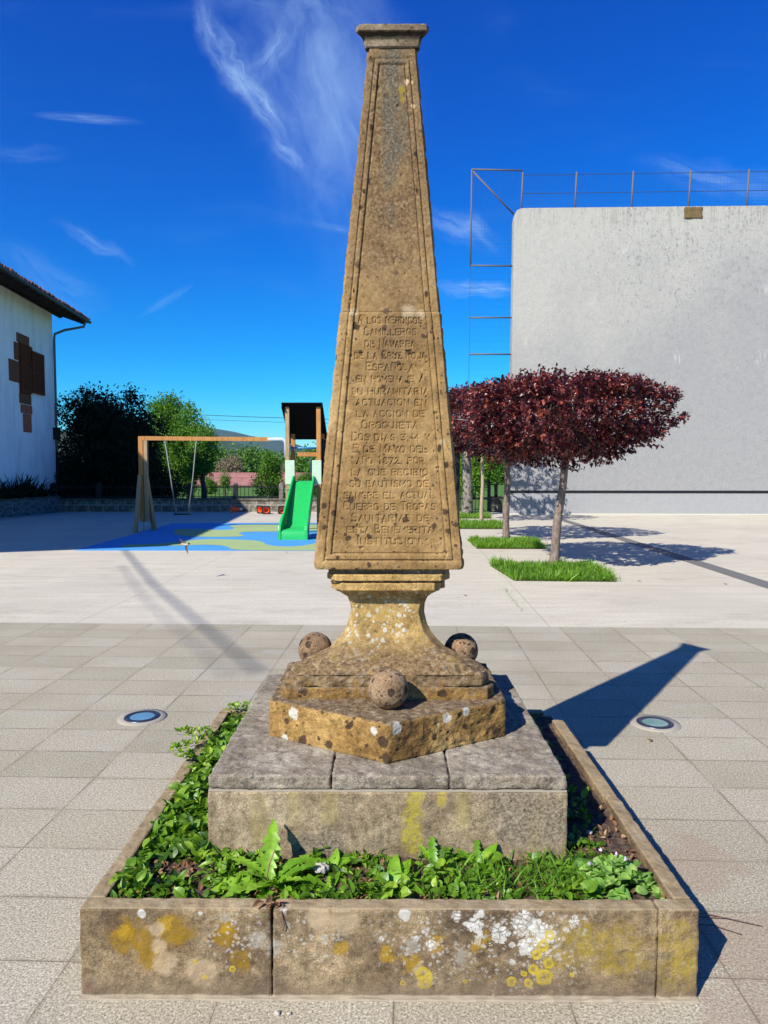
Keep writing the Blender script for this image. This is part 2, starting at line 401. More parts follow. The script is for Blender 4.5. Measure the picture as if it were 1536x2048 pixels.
def ped_extra(k, c, P):
    y = ragged(k, P, [(.10, 2.55, .47, .08), (.09, 2.55, .37, .08), (.20, 2.55, .50, .035)], 16, .70, .22, (1.5, .3, .6))
    c = k.mix(k.math('MULTIPLY', y, k.mr(k.noise(P, 60, 5, .75), .38, .58, .25, .85)), c, (.50, .40, .04))
    y2 = ragged(k, P, [(-.35, 2.55, .47, .07), (-.22, 2.55, .45, .08), (.28, 2.55, .46, .07), (-.48, 2.55, .42, .08), (.55, 2.55, .4, .08)], 14, .70, .25, (1.5, .3, .5))
    c = k.mix(k.math('MULTIPLY', y2, .38), c, (.42, .33, .08))
    d = ragged(k, P, [(.48, 2.55, .46, .17), (.6, 2.55, .4, .13), (-.25, 2.55, .3, .12)], 14, .66, .2, (1, .3, 1))
    gr_ = k.mr(k.noise(k.scaled(P, (1, 1, .45)), 6, 8, .75), .48, .64)
    c = k.mix(k.math('MULTIPLY', gr_, .5), c, (.14, .105, .075))
    return k.mix(k.math('MULTIPLY', d, .7), c, k.ramp(k.noise(P, 95, 4, .75), [(.4, (.06, .045, .035)), (.6, (.42, .34, .24))]))
M_ped = stone('grey_stone_pedestal', (.22, .155, .095), (.40, .305, .19), (.54, .43, .28), bst=.8, extra=ped_extra, streak=.35)
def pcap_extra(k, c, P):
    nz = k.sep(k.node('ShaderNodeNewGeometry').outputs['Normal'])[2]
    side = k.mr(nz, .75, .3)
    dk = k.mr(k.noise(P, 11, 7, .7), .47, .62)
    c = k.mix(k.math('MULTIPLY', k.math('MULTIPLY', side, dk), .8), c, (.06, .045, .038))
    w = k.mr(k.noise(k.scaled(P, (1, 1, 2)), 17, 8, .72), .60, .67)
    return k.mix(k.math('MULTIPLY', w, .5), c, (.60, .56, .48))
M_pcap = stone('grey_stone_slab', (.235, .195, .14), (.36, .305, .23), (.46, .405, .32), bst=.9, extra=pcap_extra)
def curb_extra(k, c, P):
    x, yy, z = k.sep(P)[0], k.sep(P)[1], k.sep(P)[2]
    front = k.mr(yy, 2.215, 2.2)
    nz = k.sep(k.node('ShaderNodeNewGeometry').outputs['Normal'])[2]
    top = k.mr(nz, .5, .85)
    def onf(m, s_): return k.math('MULTIPLY', m, s_)
    # ochre / yellow crusts
    Y = 2.185
    nn = k.noise(P, 26, 8, .8)
    a = ragged(k, P, [(-.82, Y, .20, .10), (-.68, Y, .22, .08), (-.76, Y, .14, .08), (-.52, Y, .21, .06), (-.47, Y, .13, .05)], 20, .74, .16)
    c = k.mix(k.math('MULTIPLY', a, k.mr(nn, .36, .5, .45, .95)), c, (.32, .185, .016))
    a = ragged(k, P, [(-.84, Y, .22, .05), (-.72, Y, .25, .05), (-.52, Y, .24, .04)], 60, .86, .04); c = k.mix(k.math('MULTIPLY', a, .8), c, (.46, .28, .02))
    a = ragged(k, P, [(-.4, Y, .17, .3), (.3, Y, .16, .4), (.85, Y, .12, .2)], 9, .82, .14, None, .42); c = k.mix(k.math('MULTIPLY', a, .5), c, (.085, .06, .04))
    a = ragged(k, P, [(.62, Y, .19, .12), (.74, Y, .16, .14), (.93, Y, .2, .10), (.95, Y, .1, .12), (.55, Y, .14, .07)], 16, .72, .2)
    c = k.mix(k.math('MULTIPLY', k.math('MULTIPLY', a, k.mr(nn, .36, .6)), .75), c, (.38, .27, .02))
    a = ragged(k, P, [(.0, Y, .15, .05), (.16, Y, .19, .05), (-.15, Y, .17, .05), (.30, Y, .19, .06), (.48, Y, .20, .05), (.08, Y, .12, .06)], 34, .84, .08)
    c = k.mix(k.math('MULTIPLY', a, .8), c, (.40, .24, .02))
    # white crusts: a dense cluster right of the middle
    vo = k.node('ShaderNodeTexVoronoi'); k.put(vo.inputs['Vector'], warp(k, P, 45, .022)); vo.inputs['Scale'].default_value = 34
    vo2 = k.node('ShaderNodeTexVoronoi'); k.put(vo2.inputs['Vector'], warp(k, P, 90, .012)); vo2.inputs['Scale'].default_value = 75
    def spots(v, szm):
        wob = k.math('MULTIPLY_ADD', k.math('SUBTRACT', k.noise(P, 80, 5, .7), .5), 1.1, v.outputs['Distance'])
        return k.mr(k.math('SUBTRACT', wob, szm), .06, -.06)
    reg = blobs(k, P, [(.44, Y, .255, .09), (.36, Y, .21, .08), (.50, Y, .21, .09), (.28, Y, .25, .06), (.42, Y, .15, .06), (.20, Y, .27, .05), (.1, Y, .22, .04), (.60, Y, .25, .05)], .4, 12, None, .3)
    regw = blobs(k, P, [(.45, Y, .2, .30), (.1, Y, .2, .22), (-.25, Y, .2, .18), (-.48, Y, .2, .15), (.15, Y, .1, .1)], .4, 9, None, .2)
    s1 = k.math('MULTIPLY', spots(vo, k.math('MULTIPLY_ADD', k.sep(vo.outputs['Color'])[0], .5, .05)), reg)
    s2 = k.math('MULTIPLY', spots(vo2, k.math('MULTIPLY', k.sep(vo2.outputs['Color'])[1], .45)), regw)
    c = k.mix(k.math('MULTIPLY', s2, .6), c, (.58, .55, .48))
    c = k.mix(k.math('MULTIPLY', s1, .85), c, (.72, .69, .61))
    wr = ragged(k, P, [(.44, Y, .255, .07), (.36, Y, .22, .05), (.50, Y, .22, .06), (.46, Y, .18, .05), (.28, Y, .25, .04), (.22, Y, .275, .03), (.12, Y, .23, .025), (.14, Y, .18, .03), (.60, Y, .26, .03), (-.02, Y, .2, .02)], 46, .86, .03, None, .55, .78)
    brk = k.mr(k.voro(warp(k, P, 60, .012), 48, 'Distance', 'DISTANCE_TO_EDGE'), .03, .09, .25, 1)
    wc = k.mix(k.mr(k.noise(P, 55, 5, .8), .4, .6), (.50, .48, .42), (.84, .81, .74))
    c = k.mix(k.math('MULTIPLY', wr, brk), c, wc)
    g = ragged(k, P, [(-.42, Y, .2, .05), (-.36, Y, .17, .05), (-.52, Y, .27, .03), (-.2, Y, .2, .03), (.08, Y, .17, .05), (.1, Y, .10, .03), (.24, Y, .14, .05)], 30, .82, .10)
    c = k.mix(k.math('MULTIPLY', g, .5), c, (.46, .44, .37))
    wb = blobs(k, P, [(-.79, Y, .282, .016), (.055, Y, .283, .022), (.06, Y, .272, .014), (-.33, 2.2, .298, .02), (-.60, Y, .285, .008), (.30, Y, .285, .014)], .38, 48)
    c = k.mix(k.math('MULTIPLY', wb, .85), c, (.66, .63, .57))
    wb = blobs(k, P, [(-.74, Y, .232, .030), (-.735, Y, .172, .032), (-.72, Y, .12, .05), (-.6, Y, .09, .06), (-.14, Y, .262, .06), (-.22, Y, .27, .05)], .3, 24, None, .6)
    c = k.mix(k.math('MULTIPLY', wb, .7), c, (.56, .42, .26))
    # bright yellow rosettes low on the face, ring shaped
    yr = None
    for px_, pz_, pr in [(.115, .085, .026), (.122, .055, .026), (.13, .07, .018), (.505, .075, .030), (.47, .10, .018), (.52, .12, .02), (.48, .15, .018), (.05, .052, .01), (.40, .06, .018), (-.62, .125, .009), (-.50, .10, .012), (-.59, .07, .010), (.25, .06, .009), (.50, .18, .022), (.52, .215, .018), (.595, .082, .008), (.455, .055, .016), (.44, .085, .012)]:
        d = k.vmath('LENGTH', k.vmath('SUBTRACT', P, (px_, Y, pz_)), out=1)
        q = k.math('MULTIPLY_ADD', k.math('SUBTRACT', k.noise(P, 55, 3, .6), .5), pr * .9, d)
        a = k.math('MULTIPLY', k.mr(q, pr, pr * .82), k.mr(q, pr * .15, pr * .7, .35, 1))
        yr = a if yr is None else k.math('MAXIMUM', yr, a)
    c = k.mix(k.math('MULTIPLY', yr, .85), c, (.62, .46, .03))
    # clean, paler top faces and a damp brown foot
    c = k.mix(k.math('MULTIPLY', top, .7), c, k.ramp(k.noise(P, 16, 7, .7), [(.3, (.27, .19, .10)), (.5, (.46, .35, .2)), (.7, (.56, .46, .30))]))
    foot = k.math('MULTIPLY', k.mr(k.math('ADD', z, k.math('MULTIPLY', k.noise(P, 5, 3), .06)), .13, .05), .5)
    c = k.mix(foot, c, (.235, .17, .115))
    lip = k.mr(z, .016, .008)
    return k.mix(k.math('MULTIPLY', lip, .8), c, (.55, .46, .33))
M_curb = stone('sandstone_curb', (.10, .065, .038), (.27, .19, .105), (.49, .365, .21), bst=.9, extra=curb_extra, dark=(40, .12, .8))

def fn(k, b):      # rough paving slabs, exposed grey aggregate
    P = k.pos()
    m = k.scaled(P, (1, 1, 1), rot=(0, 0, R(1.75)), loc=(.045, -.135, 0))
    br = k.node('ShaderNodeTexBrick', offset=0, squash=1); k.put(br.inputs['Vector'], m)
    br.inputs['Color1'].default_value = (0, 0, 0, 1); br.inputs['Color2'].default_value = (1, 1, 1, 1); br.inputs['Mortar'].default_value = (.5, .5, .5, 1)
    br.inputs['Scale'].default_value = 1; br.inputs['Mortar Size'].default_value = .0028; br.inputs['Mortar Smooth'].default_value = .35
    br.inputs['Brick Width'].default_value = .566; br.inputs['Row Height'].default_value = .364; br.inputs['Bias'].default_value = 0
    tone = k.sep(br.outputs['Color'])[0]
    n3 = k.noise(P, 120, 4, .85); n4 = k.noise(P, 55, 4, .75); big = k.noise(P, 1.1, 6, .6)
    c = k.ramp(tone, [(.0, (.475, .425, .305)), (.5, (.52, .46, .335)), (1, (.57, .51, .385))])
    c = k.mix(1, c, k.ramp(n3, [(.32, (.12,) * 3), (.45, (.72,) * 3), (.56, (1.2,) * 3), (.70, (2.1,) * 3)]), 'MULTIPLY')
    c = k.mix(1, c, k.ramp(n4, [(.3, (.8,) * 3), (.7, (1.2,) * 3)]), 'MULTIPLY')
    c = k.mix(1, c, k.ramp(big, [(.3, (.90, .88, .85)), (.5, (1., 1., 1.)), (.7, (1.08, 1.09, 1.10))]), 'MULTIPLY')
    # pale dried patches on single slabs and warm dust in the joints
    pal = k.math('MULTIPLY', k.mr(k.noise(k.scaled(P, (1, 2.2, 1)), 2.1, 7, .65), .56, .64), k.mr(k.sep(P)[1], 3.2, 5.2))
    c = k.mix(k.math('MULTIPLY', pal, .40), c, (.52, .50, .45))
    br2 = k.node('ShaderNodeTexBrick', offset=0, squash=1); k.put(br2.inputs['Vector'], m)
    for q, vv_ in (('Scale', 1), ('Mortar Size', .022), ('Mortar Smooth', 1), ('Brick Width', .566), ('Row Height', .364)): br2.inputs[q].default_value = vv_
    dust = k.math('MULTIPLY', br2.outputs['Fac'], k.mr(k.noise(P, 3, 5, .7), .38, .62))
    c = k.mix(k.math('MULTIPLY', dust, .42), c, (.27, .20, .12))
    crk = k.mr(k.noise(P, 2.2, 4, .6), .40, .56)
    c = k.mix(k.math('MULTIPLY', br.outputs['Fac'], k.math('MULTIPLY_ADD', crk, .6, .05)), c, (.15, .12, .085))
    # reddish stain beside the planter
    st = blobs(k, P, [(1.35, 2.45, 0, .22), (1.3, 3.0, 0, .25), (1.2, 2.1, 0, .2)], .9, 4)
    c = k.mix(k.math('MULTIPLY', st, .35), c, (.40, .26, .18))
    k.put(b.inputs['Base Color'], c)
    h = k.math('SUBTRACT', k.math('ADD', k.math('MULTIPLY', n3, .5), k.math('MULTIPLY', n4, .3)), k.math('MULTIPLY', br.outputs['Fac'], 1.2))
    bump(k, b, h, .7, .004)
M_pave = mat('paving_slabs', fn, rough_=.9, spec=.25)
def fn(k, b):      # pale trowelled concrete
    P = k.pos()
    st = k.noise(k.scaled(P, (.35, 2.2, 1)), 2.4, 8, .7); n2 = k.noise(P, 22, 5, .7); big = k.noise(P, .35, 5, .6); n3 = k.noise(P, 120, 3, .7)
    c = k.ramp(st, [(.3, (.69, .61, .47)), (.5, (.77, .695, .545)), (.68, (.84, .77, .62))])
    c = k.mix(1, c, k.ramp(n2, [(.3, (.86, .86, .85)), (.7, (1.1, 1.1, 1.1))]), 'MULTIPLY')
    c = k.mix(1, c, k.ramp(n3, [(.3, (.9,) * 3), (.7, (1.08,) * 3)]), 'MULTIPLY')
    c = k.mix(k.mr(big, .44, .64, 0, .4), c, (.58, .52, .42))
    sp = k.noise(P, 9, 3, .5); c = k.mix(k.mr(sp, .70, .73, 0, .5), c, (.3, .27, .22))
    bl = k.noise(k.scaled(P, (.6, 1.2, 1)), 1.3, 8, .7); c = k.mix(k.mr(bl, .52, .66, 0, .3), c, (.42, .36, .27))
    # saw cut joints, fields of about four by five metres
    m = k.scaled(P, (1, 1, 1), rot=(0, 0, R(1.75)), loc=(-1.55, 0, 0))
    br = k.node('ShaderNodeTexBrick', offset=0); k.put(br.inputs['Vector'], m)
    for q, vv_ in (('Scale', 1), ('Mortar Size', .007), ('Mortar Smooth', .2), ('Brick Width', 5.3), ('Row Height', 5.3)): br.inputs[q].default_value = vv_
    c = k.mix(k.math('MULTIPLY', br.outputs['Fac'], .45), c, (.25, .2, .13))
    k.put(b.inputs['Base Color'], c); bump(k, b, k.math('ADD', n2, k.math('MULTIPLY', st, .8)), .25, .006)
M_conc = mat('pale_concrete', fn, rough_=.75, spec=.3)
M_drain = mat('drain_strip', color=(.21, .20, .19), rough_=.8)
def fn(k, b):
    P = k.pos(); n = k.noise(P, 30, 7, .75); n2 = k.noise(P, 150, 3, .7)
    c = k.ramp(n, [(.35, (.05, .03, .018)), (.5, (.16, .10, .065)), (.68, (.34, .245, .175))])
    k.put(b.inputs['Base Color'], c); bump(k, b, k.math('ADD', n, n2), 1, .015)
M_soil = mat('garden_soil', fn, rough_=.95)
def leafmat(name, a, b_, c_, rough_=.45, trans=.35, spec=.5):
    def fn(k, b):
        r = k.attr()
        c = k.ramp(r, [(0, a), (.5, b_), (1, c_)])
        nz = k.noise(k.pos(), 40, 3, .6); c = k.mix(1, c, k.ramp(nz, [(.3, (.75,) * 3), (.7, (1.25,) * 3)]), 'MULTIPLY')
        k.put(b.inputs['Base Color'], c)
        tr = k.node('ShaderNodeBsdfTranslucent'); k.put(tr.inputs[0], k.mix(1, c, (1.25, 1.35, .55) if a[1] > a[0] else (1.5, .7, .8), 'MULTIPLY'))
        mx = k.node('ShaderNodeMixShader'); mx.inputs[0].default_value = trans
        k.l.new(b.outputs[0], mx.inputs[1]); k.l.new(tr.outputs[0], mx.inputs[2])
        k.l.new(mx.outputs[0], k.n['Material Output'].inputs[0])
    return mat(name, fn, rough_=rough_, spec=spec, alb=1)
M_plum = leafmat('plum_leaves', (.014, .003, .004), (.095, .015, .016), (.42, .105, .065), .36, .22, .5)
M_green = leafmat('green_leaves', (.04, .11, .006), (.09, .21, .012), (.19, .34, .03), .5, .45)
M_bright = leafmat('bright_leaves', (.08, .19, .012), (.15, .31, .02), (.25, .42, .05), .5, .45)
M_forest = leafmat('wood_leaves', (.04, .11, .008), (.085, .19, .012), (.16, .27, .02), .6, .35)
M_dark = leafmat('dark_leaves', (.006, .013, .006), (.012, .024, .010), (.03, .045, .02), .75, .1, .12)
M_bare = leafmat('brown_twigs', (.13, .11, .06), (.22, .18, .10), (.30, .25, .14), .8, .2)
M_ivy = leafmat('ground_leaves', (.03, .085, .007), (.13, .27, .015), (.36, .50, .045), .42, .42)
M_dand = leafmat('weed_leaves', (.10, .24, .012), (.17, .36, .018), (.30, .50, .045), .42, .42)
M_mallow = leafmat('pale_leaves', (.08, .20, .025), (.17, .33, .05), (.32, .47, .12), .5, .35)
M_dry = leafmat('dry_litter', (.10, .045, .02), (.24, .12, .05), (.42, .28, .14), .8, .1)
M_grass = leafmat('grass_blades', (.05, .13, .006), (.13, .29, .015), (.30, .46, .05), .55, .45)
def bark(name, a, b_, ring=0, moss=0):
    def fn(k, b):
        P = k.obj(); n = k.noise(k.scaled(P, (3, 3, .8)), 9, 7, .7)
        c = k.mix(k.mr(n, .35, .65), a, b_)
        if ring:
            r_ = k.noise(k.scaled(P, (.4, .4, 9)), 3, 3, .6); c = k.mix(k.mr(r_, .56, .62, 0, .5), c, tuple(q * .35 for q in a))
        if moss: c = k.mix(k.mr(k.noise(P, 6, 4), .52, .62), c, (.035, .03, .02))
        k.put(b.inputs['Base Color'], c); bump(k, b, n, .6, .01)
    return mat(name, fn, rough_=.8)
M_pbark = bark('plum_bark', (.16, .105, .085), (.35, .27, .22), ring=1)
M_ybark = bark('young_bark', (.42, .30, .19), (.60, .46, .31), ring=1)
M_obark = bark('old_bark', (.12, .10, .08), (.42, .38, .32), moss=1)
M_bark = bark('dark_bark', (.05, .04, .03), (.12, .10, .08))

# ================================================================== GROUND
def sheet(name, poly, z, m, kind='structure', label=None):
    b = MB(); b.add([(x, y, z) for x, y in poly], [tuple(range(len(poly)))]); o = b.build(name, m)
    return tag(o, label, None, None, kind)
def fn(k, b):
    P = k.pos(); n = k.noise(k.scaled(P, (1, .5, 1)), 1.3, 8, .7); big = k.noise(P, .03, 4, .6)
    c = k.ramp(n, [(.3, (.055, .13, .008)), (.5, (.10, .22, .012)), (.7, (.17, .31, .03))])
    c = k.mix(k.mr(big, .4, .6, 0, .5), c, (.11, .17, .03))
    k.put(b.inputs['Base Color'], c); bump(k, b, n, 1, .1)
M_meadow = mat('meadow', fn, rough_=.9)
def mesh_grid(name, xs, ys, zf, m):
    X, Y = np.meshgrid(xs, ys); Z = zf(X, Y); nx, ny = len(xs), len(ys)
    V = np.stack([X.ravel(), Y.ravel(), Z.ravel()], 1)
    i = np.arange((ny - 1) * nx).reshape(ny - 1, nx)[:, :-1].ravel()
    return np_mesh(name, V, np.stack([i, i + 1, i + nx + 1, i + nx], 1), m, smooth=True)
def sstep(a, b, x): t = np.clip((x - a) / (b - a), 0, 1); return t * t * (3 - 2 * t)
gx = np.concatenate([-np.geomspace(5500, 40, 26), np.linspace(-36, 36, 10), np.geomspace(40, 5500, 26)])
gy = np.concatenate([-np.geomspace(5500, 30, 14), [-20, 0, 10, 20, 28, 31, 35, 40, 50, 65, 80, 100, 130], np.geomspace(160, 5500, 22)])
o = mesh_grid('ground', gx, gy, lambda X, Y: -.03 - .45 * sstep(34, 100, Y) - 1.6 * sstep(110, 200, Y), M_meadow); tag(o, kind='structure')
def hill_z(X, Y, pk, lo):
    P = np.stack([X.ravel(), Y.ravel(), 0 * X.ravel()], 1)
    return pk(X, Y) * (1 + .12 * (vnoise(P, .004, 3, 4).reshape(X.shape) - .5)) + lo
def fn(k, b):
    P = k.pos(); n = k.noise(P, .05, 9, .75); n2 = k.noise(P, .011, 6, .6); v_ = k.voro(P, .09)
    c = k.ramp(n, [(.3, (.035, .075, .02)), (.5, (.07, .135, .03)), (.7, (.13, .20, .05))])
    c = k.mix(k.mr(n2, .45, .6, 0, .6), c, (.14, .16, .07))
    c = k.mix(1, c, k.ramp(v_, [(0, (1.35,) * 3), (.7, (.6,) * 3)]), 'MULTIPLY')
    k.put(b.inputs['Base Color'], c); bump(k, b, n, 1, 6)
M_hill = mat('wooded_hill', fn, rough_=.95)
# nearer wooded slope: crest through (-371,82) (-270,59) (-212,43) at 1500 m
def near_pk(X, Y):
    crest = 32 + 56 * sstep(-120, -460, X) + 26 * sstep(-460, -1500, X) + 20 * sstep(200, 1200, X)
    return crest * sstep(700, 1500, Y) * (1 - .5 * sstep(1500, 2300, Y))
o = mesh_grid('near_hills', np.linspace(-2600, 2200, 120), np.linspace(650, 2400, 50), lambda X, Y: hill_z(X, Y, near_pk, -4), M_hill); tag(o, kind='structure')
def far_pk(X, Y):
    crest = 128 + 62 * sstep(-380, -640, X) + 66 * sstep(-620, -1080, X) - 60 * sstep(-1100, -2600, X)
    return crest * sstep(2600, 4000, Y) * (1 - .3 * sstep(4000, 4800, Y))
o = mesh_grid('far_hills', np.linspace(-5200, 4200, 120), np.linspace(2500, 4900, 40), lambda X, Y: hill_z(X, Y, far_pk, -6), M_hill); tag(o, kind='structure')

sl = -.0305
def by(x): return 7.735 + sl * x
sheet('plaza', [(-60, by(-60)), (60, by(60)), (60, 27.9), (4.8, 30.2), (-19.9, 30.4), (-60, 31)], 0.0, M_conc)
sheet('paving', [(-60, -30), (60, -30), (60, by(60)), (-60, by(-60))], 0.0, M_pave)
sheet('drain_strip', [(5.50, 9.0), (5.84, 9.0), (6.42, 26.6), (6.12, 26.6)], .004, M_drain)

# ================================================================== THE MONUMENT
CY = 3.23
monument = thing('obelisk_monument', 'tall weathered sandstone obelisk on triangular neck and hexagonal plinth, carved with a long inscription', 'obelisk', (0, CY, 0))
def tri(w, z, c=.03, n=1, xo=0, rnd=0):
    """cross-section: equilateral triangle, flat side to the front, corners cut by c; w = half width seen from the front"""
    s = w + c / 2; a = s / math.sqrt(3)
    P = [(-(s - c), -a), (s - c, -a), (s - c / 2, -a + .866 * c), (c / 2, 2 * a - .866 * c), (-c / 2, 2 * a - .866 * c), (-(s - c / 2), -a + .866 * c)]
    out = []
    for i in range(6):
        p, q = P[i], P[(i + 1) % 6]
        for j in range(n): t = j / n; out.append((p[0] + (q[0] - p[0]) * t + xo, CY + p[1] + (q[1] - p[1]) * t, z))
    return out
# pedestal: body and capping slabs (three pieces along the front, joints visible)
PX, PY0, PY1 = .668, 2.545, 3.868
b = MB(); b.box(-PX, PX, PY0, PY1, -.02, .518); ped = b.build('pedestal', M_ped, monument); rough(ped, .008, 6, .007, .05)
b = MB(); b.box(-PX + .004, PX - .004, PY0 + .004, PY1 - .004, .5175, .5235); mo = b.build('mortar_joint', mat('mortar', color=(.46, .40, .31)), ped)
for x0, x1, dz in ((-PX + .004, -.210, .0), (-.206, .228, -.001), (.232, PX - .003, .001)):
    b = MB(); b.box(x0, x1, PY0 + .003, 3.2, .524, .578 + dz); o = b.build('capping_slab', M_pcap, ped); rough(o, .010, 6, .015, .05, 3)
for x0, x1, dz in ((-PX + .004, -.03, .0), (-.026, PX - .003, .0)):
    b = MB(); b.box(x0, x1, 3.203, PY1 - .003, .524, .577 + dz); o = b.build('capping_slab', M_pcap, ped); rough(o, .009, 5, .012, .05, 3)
# hexagonal plinth
b = MB(); HR = .580
hx = [(HR * math.sin(R(60 * i)) * (-1), CY - HR * math.cos(R(60 * i))) for i in range(6)][::-1]
b.prism(hx, .574, .736); o = b.build('hexagonal_plinth', M_plinth, monument); fix_normals(o); rough(o, .012, 6, .020, .05, 3)
# triangular stepped moulding
b = MB()
b.loft([tri(.459, .730, .07, 6), tri(.462, .745, .07, 6), tri(.462, .778, .07, 6), tri(.458, .787, .07, 6)]); o = b.build('lower_step', M_plinth, monument); rough(o, .008, 4, .024, .06)
b = MB()
b.loft([tri(.436, .786, .08, 6), tri(.440, .792, .08, 6), tri(.441, .83, .08, 6), tri(.436, .842, .08, 6)]); o = b.build('upper_step', M_plinth, monument); rough(o, .010, 4, .030, .06)
# neck sweeping in and out again
prof = [(.838, .434, .10), (.846, .428, .10), (.862, .405, .095), (.876, .375, .09), (.888, .340, .08), (.900, .306, .075), (.918, .259, .07), (.945, .231, .065), (.985, .195, .06), (1.012, .182, .055),
        (1.038, .1735, .055), (1.073, .1665, .055), (1.11, .169, .045), (1.14, .1785, .03), (1.160, .2005, .018), (1.170, .2145, .014), (1.180, .235, .01)]
b = MB(); b.loft([tri(w_, z_, c_, 12) for z_, w_, c_ in prof], mi=0, smooth=True); o = b.build('neck', M_neck, monument)
rough(o, 0, 2, .006, .05)
b = MB(); b.loft([tri(.2565, 1.181, .11, 8, .002), tri(.258, 1.187, .11, 8, .002), tri(.257, 1.216, .11, 8, .002)]); o = b.build('lower_collar', M_slab, monument); rough(o, .005, 4, .005, .03)
b = MB(); b.loft([tri(.250, 1.214, .03, 8, .004), tri(.250, 1.226, .03, 8, .004)]); b.build('collar_joint', M_cap, monument)
b = MB(); b.loft([tri(.2745, 1.225, .09, 8, .004), tri(.2745, 1.254, .09, 8, .004)]); o = b.build('upper_collar', M_slab, monument); rough(o, .005, 4, .005, .03)
b = MB(); b.loft([tri(.266, 1.252, .012, 8, .006), tri(.266, 1.281, .012, 8, .006)]); b.build('bearing_block', M_cap, monument)

# three stone balls on alternate corners of the hexagon
for bx, byy, br_, bz in ((.004, 2.842, .0815, .736), (-.350, 3.375, .082, .763), (.357, 3.375, .082, .760)):
    if bz > .74:
        b = MB(); b.lathe((bx, byy, .73), [(.052, 0), (.048, bz - .722), (.0, bz - .718)], 20); b.build('ball_seat', M_plinth, monument)
    bm = bmesh.new(); bmesh.ops.create_icosphere(bm, subdivisions=6, radius=br_)
    V = np.array([v.co[:] for v in bm.verts]); n_ = vnoise(V + bx * 3, 25, 2, 3) - .5; n2_ = vnoise(V + bx * 3, 120, 5, 2) - .5
    for v_, a_, b2 in zip(bm.verts, n_, n2_): v_.co *= 1 + a_ * .055 + b2 * .03
    me = bpy.data.meshes.new('stone_ball'); bm.to_mesh(me); bm.free(); me.materials.append(M_ball)
    for p in me.polygons: p.use_smooth = True
    o = link(bpy.data.objects.new('stone_ball', me), monument); o.location = (bx, byy - CY, bz + br_ * .955)

# ---- the shaft: one displaced ring mesh with moulding and inscription cut into the front
GL = {
 'A': [[(0, 0), (.5, 1), (1, 0)], [(.2, .36), (.8, .36)]], 'B': [[(0, 0), (0, 1), (.75, .95), (.85, .75), (.7, .54), (0, .52)], [(.7, .54), (1, .35), (.85, .05), (0, 0)]],
 'C': [[(.95, .86), (.7, 1), (.25, 1), (.0, .8), (.0, .2), (.25, 0), (.7, 0), (.95, .14)]], 'D': [[(0, 0), (0, 1), (.6, 1), (1, .75), (1, .25), (.6, 0), (0, 0)]],
 'E': [[(.95, 1), (0, 1), (0, 0), (.95, 0)], [(0, .52), (.75, .52)]], 'G': [[(.95, .86), (.7, 1), (.25, 1), (0, .8), (0, .2), (.25, 0), (.8, 0), (1, .15), (1, .45), (.6, .45)]],
 'H': [[(0, 0), (0, 1)], [(1, 0), (1, 1)], [(0, .5), (1, .5)]], 'I': [[(.5, 0), (.5, 1)]], 'J': [[(.9, 1), (.9, .2), (.65, 0), (.3, 0), (.1, .2)]],
 'L': [[(0, 1), (0, 0), (.9, 0)]], 'M': [[(0, 0), (0, 1), (.5, .3), (1, 1), (1, 0)]], 'N': [[(0, 0), (0, 1), (1, 0), (1, 1)]],
 'O': [[(.25, 0), (0, .22), (0, .78), (.25, 1), (.75, 1), (1, .78), (1, .22), (.75, 0), (.25, 0)]], 'P': [[(0, 0), (0, 1), (.75, 1), (1, .8), (.9, .52), (0, .45)]],
 'Q': [[(.25, 0), (0, .22), (0, .78), (.25, 1), (.75, 1), (1, .78), (1, .22), (.75, 0), (.25, 0)], [(.55, .22), (.95, -.22)]],
 'R': [[(0, 0), (0, 1), (.75, 1), (1, .8), (.9, .55), (0, .48)], [(.55, .5), (.95, 0)]],
 'S': [[(.95, .88), (.7, 1), (.25, 1), (.05, .8), (.15, .58), (.85, .42), (.97, .2), (.7, 0), (.25, 0), (.0, .13)]],
 'T': [[(0, 1), (1, 1)], [(.5, 1), (.5, 0)]], 'U': [[(0, 1), (0, .2), (.25, 0), (.75, 0), (1, .2), (1, 1)]], 'V': [[(0, 1), (.5, 0), (1, 1)]],
 'Y': [[(0, 1), (.5, .5), (1, 1)], [(.5, .5), (.5, 0)]], 'Z': [[(0, 1), (1, 1), (0, 0), (1, 0)]],
 '1': [[(.2, .75), (.55, 1), (.55, 0)]], '2': [[(.05, .8), (.3, 1), (.75, 1), (.95, .75), (0, 0), (1, 0)]],
 '3': [[(.05, .95), (.9, .98), (.45, .58), (.9, .45), (.95, .18), (.6, 0), (.05, .08)]], '4': [[(.75, 0), (.75, 1), (0, .3), (1, .3)]],
 '5': [[(.9, 1), (.1, 1), (.05, .56), (.6, .6), (.95, .4), (.85, .08), (.4, 0), (.0, .1)]],
 '7': [[(0, 1), (1, 1), (.4, 0)]], '8': [[(.5, .53), (.1, .75), (.3, 1), (.7, 1), (.9, .75), (.5, .53), (.02, .25), (.25, 0), (.75, 0), (.98, .25), (.5, .53)]],
 '.': [[(.3, .0), (.4, .04)]], ',': [[(.4, .06), (.25, -.18)]]}
GL['Ñ'] = GL['N'] + [[(.15, 1.22), (.35, 1.3), (.65, 1.2), (.85, 1.28)]]
WD = {'I': .35, '.': .3, ',': .3, ' ': .62, 'M': 1.2, '1': .6}
